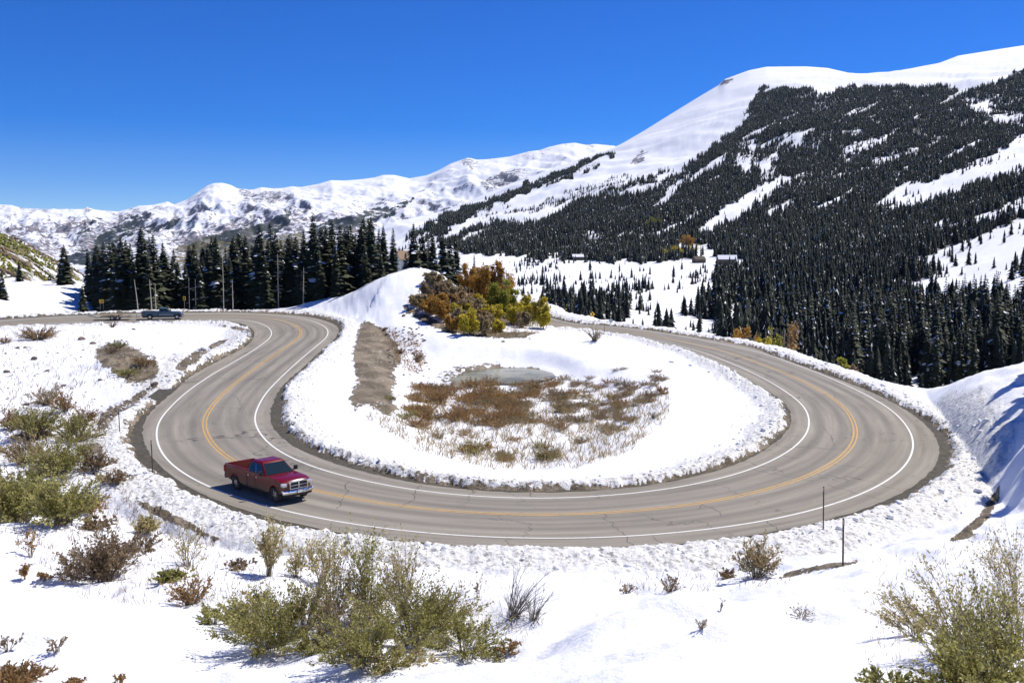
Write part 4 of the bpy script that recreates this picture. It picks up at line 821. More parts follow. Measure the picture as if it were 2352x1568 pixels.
def shrub_data(r, W, Hh, stems, leaves, ll, lean=(0, 0), spread=1.0, low=0.25, rad=.012, jit=.05, up=0.6):
    """W half width, Hh height; returns stems mesh data, leaf mesh data"""
    ps = []; LP = []; LD = []
    for q in range(stems):
        a = r.uniform(0, 6.28); b = np.array([math.cos(a), math.sin(a), 0]) * W * .22 * r.random(); rr = W * r.uniform(.15, 1.15) * spread; hh = Hh * r.choice([.3, .5, .7, .85, 1.0, 1.15], p=[.2, .25, .2, .17, .12, .06]) * (1 - .45 * (rr / (W + 1e-6)) ** 2 * (1 - up))
        tp = b + [math.cos(a) * rr + lean[0] * hh, math.sin(a) * rr + lean[1] * hh, hh]; md = b * .5 + tp * .5 + np.array([-math.cos(a) * rr * .12, -math.sin(a) * rr * .12, hh * .14]) + r.normal(0, .04 * Hh, 3)
        t = np.linspace(0, 1, 6)[:, None]; P = b * (1 - t) ** 2 + 2 * md * t * (1 - t) + tp * t ** 2; P[0, 2] -= .25; ps.append(tube(P, rad, rad * .3, 3))
        n = int(leaves * r.choice([.15, .6, 1.1, 1.9], p=[.22, .28, .3, .2])); nt_ = max(3, n // 9)
        segs = [(P, .35)]
        for w_ in range(nt_):
            k = r.uniform(low, .95); c = b * (1 - k) ** 2 + 2 * md * k * (1 - k) + tp * k * k; dd_ = (tp - b); dd_ = dd_ / np.linalg.norm(dd_) + r.normal(0, .42, 3); dd_[2] = abs(dd_[2]) * .9 + .15; L = Hh * r.uniform(.12, .42); e_ = c + dd_ / np.linalg.norm(dd_) * L
            ps.append(tube([c, (c + e_) / 2 + r.normal(0, .02 * Hh, 3), e_], rad * .4, rad * .2, 3))
            m_ = max(1, n // nt_); k2 = r.uniform(.1, 1.05, m_)[:, None]; LP.append(c + (e_ - c) * k2 + r.normal(0, jit, (m_, 3)) * Hh * .35); LD.append((e_ - c)[None] / L + r.normal(0, .55, (m_, 3)))
    St = merge(ps)
    LP = np.vstack(LP) if LP else np.zeros((1, 3)); LD = np.vstack(LD) if LD else np.ones((1, 3)); LP[:, 2] = np.maximum(LP[:, 2], 0.02)
    l_ = r.uniform(.6, 1.3, len(LP)) * ll; Lv = leaf_quads(LP, LD, l_, l_ * .27, r); return St, Lv, len(LP)
def shrub(px, row, w, h, kind, label, stems=26, leaves=60, ll=None, lean=(0, 0), seed=0, name='willow_shrub', cat='shrub', group=None, twig='twig', up=.6, y0=0, rad=None, jit=.05, low=.25, sink=0.0):
    r = np.random.default_rng(2000 + seed); p = hit(px, row, y0); k = 1 / ppm(p[1]); W = w * k / 2; Hh = h * k
    e = empty(name, (p[0], p[1], p[2] - sink), 0, label, cat, group)
    ll = ll or np.clip(0.0031 * p[1], .034, .13); rad = rad or max(.006, .00042 * p[1])
    St, Lv, n = shrub_data(r, W, Hh, stems, leaves, ll, lean, rad=rad, up=up, jit=jit, low=low)
    mesh_np('stems', *St, M[twig], e)
    if leaves:
        v = np.clip(r.uniform(0, 1, n), 0, 1); mesh_np('leaves', *Lv, M['leaf_' + kind], e, colors={'v': np.repeat(np.stack([v, 0 * v, 0 * v], 1), 4, 0)})
    return e
SH = [
 # big willow thicket in the foreground
 (625,1490,220,125,'olive','dense olive willow at the left end of the big foreground thicket',40,110,(-.2,0),.3),
 (700,1440,170,110,'olive','olive willow behind the left end of the foreground thicket, tipped with pale leaves',34,90,(.1,0),.4),
 (765,1440,120,190,'pale','tall upright willow rising above the left half of the foreground thicket',22,70,(0,0),.9),
 (845,1430,130,200,'olive','tallest willow in the middle of the foreground thicket',28,80,(.05,0),.9),
 (835,1525,240,120,'olive','low spreading willow at the front of the foreground thicket',44,110,(.1,-.1),.3),
 (925,1420,110,170,'pale','slender pale willow stems rising over the right half of the thicket',18,60,(.1,0),.9),
 (950,1480,250,145,'olive','dark olive willow filling the right half of the foreground thicket',46,110,(.1,0),.35),
 (1070,1500,180,95,'olive','low willow sprawling at the right end of the foreground thicket',30,80,(.35,0),.3),
 (1165,1500,60,28,'rust','little rusty sprig right of the foreground thicket',12,34,(.2,0),.4),
 (590,1405,90,55,'pale','small pale willow behind the left end of the foreground thicket',16,50,(-.2,0),.5),
 (490,1432,80,40,'olive','small flattened willow left of the foreground thicket',18,50,(-.3,0),.3),
 (740,1345,60,110,'pale','straggly willow with yellow tips above the foreground thicket',14,44,(0,0),.9),
 (680,1325,50,80,'pale','thin willow stems left of the straggly yellow-tipped one',12,34,(.1,0),.9),
 (618,1322,52,112,'pale','upright narrow willow standing alone left of the thicket',18,52,(0,0),1.0),
 (720,1500,150,60,'olive','flattened willow between the two front mounds of the thicket',26,90,(0,0),.2),(900,1535,170,50,'pale','pale flattened sprigs at the very front of the thicket',20,60,(.3,0),.2),(1010,1440,120,100,'pale','pale willow sprays at the back right of the thicket',18,60,(.2,0),.7),(560,1450,120,70,'olive','ragged willow reaching out left from the thicket',18,60,(-.5,0),.3),(800,1460,200,90,'brown','brown tangled brush deep inside the thicket',50,30,(0,0),.3),
 # right foreground
 (2290,1560,270,210,'olive','large willow in the bottom right corner leaning to the left',44,80,(-.35,.05),.5),
 (2200,1500,170,190,'pale','pale willow branches reaching up left of the corner willow',24,56,(-.45,.05),.7),
 (2345,1500,170,270,'pale','tall willow cut by the right edge of the photo',26,90,(-.1,0),.9),
 (2110,1460,130,110,'pale','thin leafy branches stretching furthest left in the right foreground',12,60,(-.8,0),.5),
 (2240,1600,260,110,'olive','dark leafy willow mass along the bottom right edge',50,120,(-.1,0),.3),
 (2050,1585,150,45,'olive','low willow sprigs lying on the snow at the bottom right',16,50,(-.5,0),.3),
 # left group
 (85,1000,120,66,'olive','spreading olive willow on the bank of the left ditch',60,60,(0,0),.4),(30,985,70,45,'rust','small rusty willow at the left edge above the ditch',30,44,(0,0),.4),
 (150,945,60,42,'rust','rusty willow at the top of the left slope',26,44,(0,0),.4),(190,975,60,40,'rust','ragged willow nearest the ditch on the left slope',24,40,(0,0),.4),
 (130,1090,150,76,'olive','olive willow between the ditch and the left edge',60,64,(0,0),.5),(175,1015,110,50,'olive','low olive willow just above the bare earth on the left',40,60,(0,0),.4),(60,1060,130,56,'straw','straw-coloured brush between the upper and lower left willows',50,50,(0,0),.3),(260,1110,70,30,'brown','dark brush on the lip of the ditch left of the delineator post',26,34,(0,0),.3),(110,930,90,40,'straw','straw-coloured brush at the top left of the near slope',34,40,(0,0),.4),(195,1178,110,36,'rust','rusty brush lying right of the left willows',34,40,(.2,0),.3),(330,1265,90,30,'brown','brown brush on the snow below the earth strip',24,30,(0,0),.4),
 (270,800,50,18,'olive','olive tuft on the crest of the bare earth mound',20,40,(0,0),.4),(330,840,60,20,'rust','rusty tuft on the right flank of the bare earth mound',22,40,(0,0),.4),(290,865,60,18,'olive','olive tuft on the front of the bare earth mound',22,40,(0,0),.4),
 (215,1080,80,45,'brown','brown brush beside the bare earth on the left',30,44,(0,0),.4),
 (40,1195,190,112,'olive','largest olive willow at the left edge',90,80,(0,0),.5),(145,1200,160,90,'olive','full olive willow right of the largest one at the left edge',70,74,(0,0),.5),
 (225,1215,80,30,'brown','flat dark brush right of the full olive willow',28,30,(0,0),.3),(338,1225,56,40,'pale','pale low willow near the earth strip below the road',20,36,(0,0),.5),
 (245,1335,140,100,'brown','spiky brown-green shrub in the left foreground',60,60,(0,0),.7),(175,1330,90,60,'brown','thin brown twigs left of the spiky shrub',30,26,(0,0),.8),
 (400,1332,90,26,'olive','flat olive shrub poking through snow left of centre',26,50,(0,0),.3),(440,1388,100,60,'rust','dark tangled shrub with bare twigs left of the thicket',50,20,(0,0),.6),
 (430,1300,100,90,'pale','sparse tall twigs behind the flat olive shrub',18,16,(0,0),.9),(545,1302,90,14,'brown','dark brush lying flat on the snow above the thicket',20,24,(0,0),.2),
 (70,1280,36,56,'rust','single withered plant in the open snow at the left',8,30,(0,0),1.0),(105,1332,24,20,'rust','small brown seed head in the open snow',10,24,(0,0),.8),(57,1330,10,36,'rust','dark upright withered stalk in the left snow',8,40,(0,0),1.0),
 (130,1495,60,40,'brown','little dark twig in the empty snow near the bottom left',7,20,(.2,0),.7),(20,1495,60,34,'brown','little dark twig at the left edge near the bottom',7,24,(.3,0),.7),
 (40,1572,140,40,'rust','rusty heath in the bottom left corner',50,60,(0,0),.4),(170,1572,50,16,'rust','low rusty tuft right of the corner heath',14,30,(0,0),.4),(275,1572,30,26,'rust','short rusty stalk at the bottom edge of the photo',6,20,(0,0),.8),
 (88,780,90,28,'rust','domed reddish shrub in the snowfield inside the left bend',60,50,(0,0),.6),(12,788,30,18,'rust','reddish tuft at the left edge of the snowfield',16,30,(0,0),.6),
 (258,752,22,14,'straw','dry tuft in the snow just below the trailer',12,8,(0,0),.8),(250,812,40,14,'brown','low brush on the back of the earth mound',16,30,(0,0),.4),(170,990,50,30,'brown','brown scrub between rusty willows on the left slope',20,30,(0,0),.4),
 # right of centre
 (1740,1325,90,76,'straw','pale bushy willow by the ditch right of centre',46,40,(0,0),.8),(1665,1328,40,20,'brown','low brush left of the pale bushy willow',16,24,(0,0),.4),(1540,1358,60,34,'brown','sparse brown twigs in the snow right of centre',16,10,(0,0),.8),(1440,1362,44,22,'brown','thin twigs in the snow below the middle of the road',12,6,(0,0),.8),
 (1655,1402,16,24,'brown','tiny forked twig in the open snow right of centre',3,5,(0,0),1.0),(1612,1442,40,26,'straw','faint dry stalks in the open snow right of centre',10,3,(0,0),.9),(1840,1418,80,24,'straw','faint thin stalks below the ditch at the right',14,3,(0,0),.9),
 (1095,1372,26,46,'brown','twisted dark twigs right of the thicket',4,12,(.1,0),1.0),
 (1365,783,46,26,'straw','dry shrub at the far end of the loop near the road',26,26,(0,0),.8),(1520,905,36,18,'rust','small rusty tuft on the right rim of the loop',18,26,(0,0),.8),(1437,890,24,20,'frost','pale dry tuft on the back rim of the loop',14,10,(0,0),.8),(1500,960,30,20,'frost','pale tuft inside the right rim of the loop',14,10,(0,0),.8),
 (920,812,24,14,'brown','dark scrub among the stones beside the cut slope',14,20,(0,0),.5),(960,832,30,24,'brown','brown scrub at the foot of the stony slope',18,26,(0,0),.5),
]
for q, a in enumerate(SH): shrub(a[0], a[1], a[2], a[3], a[4], a[5], stems=int(a[6] * 1.35), leaves=int(a[7] * 1.25) if a[7] > 40 else int(a[7] * 1.1), lean=a[8], up=a[9], seed=q)
shrub(1175, 1422, 120, 105, 'brown', 'bare grey shrub with long leaning twigs right of the thicket', stems=46, leaves=14, ll=.001, lean=(.45, 0), seed=300, name='bare_shrub', twig='grey_twig', up=.9, jit=.01)
shrub(1225, 1425, 70, 70, 'brown', 'smaller bare grey shrub hugging the right side of the larger bare one', stems=22, leaves=14, ll=.001, lean=(.25, 0), seed=301, name='bare_shrub', twig='grey_twig', up=.9, jit=.01)

# willow scrub in the hollow of the loop
HP = on_plane([(960,900),(1000,878),(1080,882),(1130,888),(1300,884),(1430,892),(1540,905),(1530,960),(1450,1035),(1350,1078),(1230,1082),(1100,1070),(1000,1040),(940,1010),(880,985),(850,950),(930,950)], -2.4)[:, :2]
PH = []
for kd_, (kind, H_) in enumerate([('rust', 1.0), ('rust', 1.25), ('brown', .9), ('olive', .8), ('straw', .9), ('orange', .8)]):
    r = np.random.default_rng(3000 + kd_); St, Lv, n = shrub_data(r, 1.35, H_ * 1.25, 60, 20, .13, rad=.018, up=.8); v = r.uniform(0, 1, n)
    PH.append((data_mesh('stems', *St, M['red_twig' if kind == 'rust' else 'twig']), data_mesh('leaves', *Lv, M['leaf_' + kind], np.repeat(np.stack([v, 0 * v, 0 * v], 1), 4, 0))))
cnt = 0; tries = 0; lo_, hi_ = HP.min(0), HP.max(0)
def scrub_density(px, py):
    d = 0.14
    if 1030 < px < 1275 and py < 886: return 0
    if 940 < px < 1230 and 885 < py < 985: d = .72
    elif 985 < px < 1560 and 880 < py < 915: d = .75
    elif 1280 < px < 1500 and 905 < py < 970: d = .5
    elif py > 1000 + (px - 880) * .12 and px < 1360 and py < 1085: d = .55
    elif px > 1380 and py > 930: d = .35
    return d
while cnt < 285 and tries < 6000:
    tries += 1; x, y = rs.uniform(lo_, hi_)
    if not inpoly(np.array([x]), np.array([y]), HP)[0]: continue
    z = float(gz_at(x, y)[0]); px, py = to_pix(x, y, z)
    if rs.random() > scrub_density(px, py) * (1.0 if fbm(np.array([x / 3.]), np.array([y / 3.]), 2, 230)[0] > -.2 else .3): continue
    front = py > 1010
    k = int(rs.choice([3, 3, 5, 4, 0])) if front and px > 950 else (int(rs.choice([5, 0, 3])) if px < 940 else int(rs.choice([0, 0, 1, 5, 4, 4])))
    if px > 1280 and rs.random() < .6: k = int(rs.choice([2, 4]))
    e = empty('willow_clump', (x, y, z - .1), rs.uniform(0, 6.28), ['low rust-red willow clump in the snowy hollow inside the road loop', 'low rust-red willow clump in the snowy hollow inside the road loop', 'brown bare willow clump in the snowy hollow inside the road loop', 'olive green willow clump near the front rim of the hollow', 'straw-coloured willow clump in the snowy hollow inside the road loop', 'orange willow clump in the hollow at the foot of the cut slope or front rim'][k], 'willow clump', 'willow clumps in the hollow of the loop')
    s = rs.uniform(.5, 1.0) * (1 if px < 1300 else .75); e.scale = (s, s, s * rs.uniform(.6, 1.05)); link_mesh('stems', PH[k][0], e); link_mesh('leaves', PH[k][1], e); cnt += 1
print('clumps', cnt)
# dry grass and twigs poking through the snow
def stalks(name, polys, n, hgt, mat, kindcol, label, dz=0.0, seed=0, y0=0):
    r = np.random.default_rng(seed); pts = []
    for P, share in polys:
        P = np.array(P, float); lo, hi = P.min(0), P.max(0); k = 0; t_ = 0
        while k < n * share and t_ < n * 30:
            t_ += 1; a, b = r.uniform(lo, hi)
            if inpoly(np.array([a]), np.array([b]), P)[0]:
                if r.random() < sst(-.35, .35, fbm(np.array([a / 22.]), np.array([b / 11.]), 3, 250)[0]): pts.append(hit(a, b, y0)); k += 1
    pts = np.array(pts); m = len(pts); H = hgt * r.uniform(.35, 1.2, m) * np.clip(pts[:, 1] / 45, .35, 1.3); ln = r.normal(0, .6, (m, 2)) * H[:, None]; wv = np.clip(pts[:, 1] * .00045, .004, .04); a = r.uniform(0, 3.14, m); sx, sy = np.cos(a) * wv, np.sin(a) * wv
    B0 = pts + np.stack([sx, sy, -.08 + 0 * sx], 1); B1 = pts - np.stack([sx, sy, .08 + 0 * sx], 1); T0 = pts + np.stack([ln[:, 0], ln[:, 1], H], 1)
    V = np.stack([B0, B1, T0], 1).reshape(-1, 3); v = r.uniform(0, 1, m)
    o = mesh_np(name, V, np.arange(3 * m).reshape(-1, 3), M[mat], colors={'v': np.repeat(np.stack([v, 0 * v, 0 * v], 1), 3, 0)}); tag(o, label, 'dry grass', kind='stuff')
stalks('dry_grass', [([(0,900),(210,900),(260,1060),(330,1180),(520,1260),(640,1330),(520,1400),(200,1380),(0,1230)], .5), ([(560,1300),(1180,1330),(1250,1430),(1150,1530),(600,1530),(520,1430)], .22), ([(1400,1330),(1800,1310),(1820,1345),(1450,1370)], .04), ([(0,760),(200,760),(420,830),(330,890),(0,900)], .12), ([(2000,1290),(2352,1200),(2352,1560),(1980,1560)], .12)], 6500, .42, 'leaf_brown', 'brown', 'dry brown grass and twigs poking through the snow of the near slope', seed=11)
stalks('marsh_grass', [([(940,895),(1240,890),(1540,905),(1540,955),(1440,1040),(1330,1075),(1130,1078),(960,1035),(840,960),(860,930),(930,960)], 1.0)], 6500, .60, 'leaf_straw', 'straw', 'tan marsh grass standing in the snow of the hollow', seed=12, y0=60)
stalks('hillside_grass', [([(960,680),(1060,690),(1180,740),(1250,765),(1130,775),(1040,765),(930,700)], .6), ([(880,755),(960,770),(980,850),(930,870),(900,800)], .25)], 2500, .7, 'leaf_rust', 'rust', 'rusty grass and brush on the slope of the knoll', seed=13, y0=110)
# twigs and leaf litter fallen on the snow near the photographer

# spruces standing just outside the right edge, whose shade lies on the drift
for q, (x, y, H) in enumerate([(36.5, 57, 14), (39.6, 63, 17), (43, 69, 19), (46.5, 75, 19), (50, 82, 20), (46, 66, 19), (41, 58, 17), (53, 76, 20), (34, 51, 12)]):
    place_spruce(x, y, H, q % 6, 'spruce standing on the bank beyond the right edge, shading the snow drift', group='spruces beside the drift at the right', wid=1.1)

# ------------------------------------------------------------------ rocks
m = mat_new('brown_stone', (0.2, 0.15, 0.11), 0.9); t = NT(m); pos = t.n('TexCoord').outputs['Object']
c = t.mix(t.rng(t.noise(pos, 2.5, 6, .7), .35, .65), (0.07, 0.05, 0.04), (0.26, 0.20, 0.15)); t.l(c, t.b.inputs['Base Color']); t.bump(t.noise(pos, 6, 5), .6, .08); M['stone'] = m
i2 = bmesh.new(); bmesh.ops.create_icosphere(i2, subdivisions=3, radius=1); iv2 = np.array([v.co[:] for v in i2.verts]); if2 = np.array([[v.index for v in f.verts] for f in i2.faces])
ROCK = []
for k in range(5):
    r = np.random.default_rng(40 + k); nrm = r.normal(0, 1, (12, 3)); nrm /= np.linalg.norm(nrm, axis=1, keepdims=True); dd_ = r.uniform(.55, .95, 12); V = iv2.copy()
    for n_, d_ in zip(nrm, dd_):
        q = V @ n_; V = V - np.maximum(q - d_, 0)[:, None] * n_
    V *= np.array([1.2, .85, .7]); ROCK.append(data_mesh('rock', V, if2, M['stone']))
def rock(px, row, wpx, label, k, group=None):
    p = hit(px, row, 20); s = wpx / ppm(p[1]) / 2; o = link_mesh('rock', ROCK[k % 5]); o.location = (p[0], p[1], p[2] + s * .1); o.scale = (s, s, s * rs.uniform(.7, 1.1)); o.rotation_euler = (rs.uniform(-.3, .3), rs.uniform(-.3, .3), rs.uniform(0, 6.28))
    tag(o, label, 'rock', group)
for q, (px, row, wp, lb) in enumerate([(188,780,20,'brown boulder in the snow right of the domed reddish shrub'),(78,826,19,'flat brown boulder alone in the left snowfield'),(107,853,15,'upright reddish boulder below the flat brown one'),(40,800,12,'small dark rock left of the flat brown boulder'),
    (57,799,11,'small reddish rock beside the small dark one'),(16,855,17,'flat dark rock near the left edge of the snowfield'),(230,873,12,'round pinkish rock at the foot of the earth mound'),(147,886,12,'small brown rock left of the pinkish round one'),
    (213,790,14,'ragged brown rock on top of the earth mound'),(307,757,10,'angular grey stone below the blue pickup'),(383,865,10,'small stone at the tip of the earth mound'),(60,930,14,'pale stone on the upper left slope'),(355,884,16,'dark stone by the ditch under the earth mound'),
    (887,755,14,'grey boulder on the snow beside the top of the cut slope'),(964,820,16,'largest dark boulder at the foot of the stony slope'),(950,812,10,'dark boulder touching the left of the largest one'),(978,834,11,'dark boulder just right of and below the largest one'),(927,726,13,'dark rock on the snow ridge above the stony slope'),(976,782,9,'small rock on the open snow under the brush'),(1155,785,10,'dark stone at the foot of the knoll slope')]):
    rock(px, row, wp, lb, q)
for q in range(150):
    a, b = rs.random(2); px = 872 + 95 * a + 25 * b; row = 752 + 112 * b + rs.normal(0, 4)
    rock(px, row, rs.uniform(2.5, 7.5), 'small dark stone scattered over the snowy slope right of the cut', q, 'stones scattered down the snowy slope')
for q in range(45):
    px = rs.uniform(0, 340); row = rs.uniform(790, 985); rock(px, row, rs.uniform(2.5, 7), 'small brown stone poking through the left snowfield', q, 'small stones in the left snowfield')

# ------------------------------------------------------------------ vehicles
def paint(name, col, dirt=None, rough=0.25):
    m = mat_new(name, col, rough, spec=.3); m.node_tree.nodes['Principled BSDF'].inputs['Coat Weight'].default_value = .2; m.node_tree.nodes['Principled BSDF'].inputs['Coat Roughness'].default_value = .06
    if dirt:
        t = NT(m); tc = t.n('TexCoord').outputs['Object']; sp = t.n('SeparateXYZ'); t.l(tc, sp.inputs[0]); nr_ = t.n('SeparateXYZ'); t.l(t.n('TexCoord').outputs['Normal'], nr_.inputs[0])
        side = t.rng(t.math('ABSOLUTE', nr_.outputs[2]), .45, .75, 1, 0); z = t.rng(t.math('ADD', sp.outputs[2], t.math('MULTIPLY', t.noise(tc, 2.5, 4), .35)), .75, 1.55, .88, .12)
        f = t.math('MULTIPLY', side, z); c = t.mix(f, col, dirt); t.l(c, t.b.inputs['Base Color']); t.l(t.rng(f, 0, .6, rough, .8), t.b.inputs['Roughness']); t.l(t.rng(f, 0, .5, .25, 0), t.b.inputs['Coat Weight'])
    return m
M['red_paint'] = paint('deep_red_paint', (0.155, 0.0015, 0.002), (0.17, 0.12, 0.08)); M['red_bed'] = paint('red_bed_paint', (0.28, 0.006, 0.012), None, .4)
M['blue_paint'] = paint('dark_blue_grey_paint', (0.085, 0.145, 0.18), (0.10, 0.13, 0.14)); M['blue_bed'] = paint('dark_bed', (0.02, 0.025, 0.03), None, .6)
M['chrome'] = mat_new('chrome', (0.78, 0.78, 0.8), .15, 1.0); M['alloy'] = mat_new('alloy', (0.55, 0.55, 0.55), .35, .8); M['tyre'] = mat_new('tyre', (0.035, 0.033, 0.03), .9); M['black'] = mat_new('black_plastic', (0.012, 0.012, 0.013), .5)
M['glass'] = mat_new('car_glass', (0.012, 0.022, 0.024), .04, spec=.6); M['lamp'] = mat_new('clear_lamp', (0.75, 0.75, 0.78), .1, .5); M['red_lamp'] = mat_new('red_lamp', (0.35, 0.01, 0.01), .2); M['white'] = mat_new('white_plate', (0.8, 0.8, 0.8), .5); M['stripe'] = mat_new('silver_moulding', (0.45, 0.5, 0.52), .3, .4)
def fin(bm, name, mat, parent, bev=0.0, seg=2, smooth=True, mats=None):
    bmesh.ops.recalc_face_normals(bm, faces=bm.faces)
    if bev:
        ed = [e for e in bm.edges if len(e.link_faces) == 2 and e.calc_face_angle(0) > .35]
        bmesh.ops.bevel(bm, geom=ed, offset=bev, segments=seg, affect='EDGES', profile=.5, clamp_overlap=True)
    me = bpy.data.meshes.new(name); bm.to_mesh(me); bm.free(); me.materials.append(mat)
    if smooth:
        me.polygons.foreach_set('use_smooth', [True] * len(me.polygons)); me.set_sharp_from_angle(angle=.6)
    return link_mesh(name, me, parent)
def prism(bm, prof, y0, y1, ny=1, warp=None):
    rows = []
    for k in range(ny + 1):
        y = y0 + (y1 - y0) * k / ny; rows.append([bm.verts.new(warp(x, y, z) if warp else (x, y, z)) for x, z in prof])
    n = len(prof)
    for k in range(ny):
        for i in range(n): bm.faces.new((rows[k][i], rows[k][(i + 1) % n], rows[k + 1][(i + 1) % n], rows[k + 1][i]))
    for rw, rev in ((rows[0], 0), (rows[-1], 1)):
        f = bm.faces.new(rw if rev else rw[::-1]); 
        bmesh.ops.triangulate(bm, faces=[f])
def bbox(bm, x0, x1, y0, y1, z0, z1, rot=None):
    v = [bm.verts.new((x, y, z)) for z in (z0, z1) for x, y in ((x0, y0), (x1, y0), (x1, y1), (x0, y1))]
    for f in ((0, 3, 2, 1), (4, 5, 6, 7), (0, 1, 5, 4), (1, 2, 6, 5), (2, 3, 7, 6), (3, 0, 4, 7)): bm.faces.new([v[i] for i in f])
    return v
def boxo(name, mat, parent, *b, bev=.0):
    bm = bmesh.new()
    for q in b: bbox(bm, *q)
    return fin(bm, name, mat, parent, bev)
def arc(cx, r, z0, n=10):
    a0 = math.asin((z0 - .41) / r) if abs(z0 - .41) < r else 0; return [(cx + r * math.cos(a0 + (math.pi - 2 * a0) * i / n), .41 + r * math.sin(a0 + (math.pi - 2 * a0) * i / n)) for i in range(n + 1)]
def wheel(parent, x, y, s, spokes, rr=.41, dual=False):
    w_ = empty('wheel', (x, y, rr)); w_.parent = parent; bm = bmesh.new(); n = 32; pr = [(.24, -.13), (.36, -.135), (rr - .015, -.11), (rr, -.07), (rr, .07), (rr - .015, .11), (.36, .135), (.24, .13)]
    rings = [[bm.verts.new((r * math.cos(6.2832 * j / n), yy_, r * math.sin(6.2832 * j / n))) for r, yy_ in pr] for j in range(n)]
    for j in range(n):
        for k in range(len(pr)): a, b = rings[j], rings[(j + 1) % n]; bm.faces.new((a[k], a[(k + 1) % len(pr)], b[(k + 1) % len(pr)], b[k]))
    fin(bm, 'tyre', M['tyre'], w_)
    bm = bmesh.new(); pr = [(.262, .11), (.245, .115), (.235, .05), (.10, .03)]; rings = [[bm.verts.new((r * math.cos(6.2832 * j / n), s * yy_, r * math.sin(6.2832 * j / n))) for r, yy_ in pr] for j in range(n)]
    for j in range(n):
        for k in range(len(pr) - 2): a, b = rings[j], rings[(j + 1) % n]; bm.faces.new((a[k], a[k + 1], b[k + 1], b[k]))
    for q in range(spokes):
        a = 6.2832 * q / spokes + .3; M_ = Matrix.Rotation(a, 4, 'Y'); v = bbox(bm, .04, .245, -.032, .032, 0, 0) if False else [bm.verts.new(M_ @ Vector((xx_, s * yy_, zz_))) for xx_, zz_, yy_ in ((.03, -.05, .10), (.25, -.035, .085), (.25, .035, .085), (.03, .05, .10), (.03, -.05, .05), (.25, -.035, .05), (.25, .035, .05), (.03, .05, .05))]
        for f in ((0, 1, 2, 3), (7, 6, 5, 4), (0, 4, 5, 1), (1, 5, 6, 2), (2, 6, 7, 3), (3, 7, 4, 0)): bm.faces.new([v[i] for i in f])
    c = [bm.verts.new((.065 * math.cos(6.2832 * j / 12), s * .115, .065 * math.sin(6.2832 * j / 12))) for j in range(12)]; c2 = [bm.verts.new((.075 * math.cos(6.2832 * j / 12), s * .06, .075 * math.sin(6.2832 * j / 12))) for j in range(12)]
    bm.faces.new(c); [bm.faces.new((c[j], c[(j + 1) % 12], c2[(j + 1) % 12], c2[j])) for j in range(12)]
    fin(bm, 'rim', M['alloy'], w_)
    bm = bmesh.new(); c = [bm.verts.new((.24 * math.cos(6.2832 * j / 24), s * .03, .24 * math.sin(6.2832 * j / 24))) for j in range(24)]; bm.faces.new(c); fin(bm, 'brake_disc', M['black'], w_)
    return w_
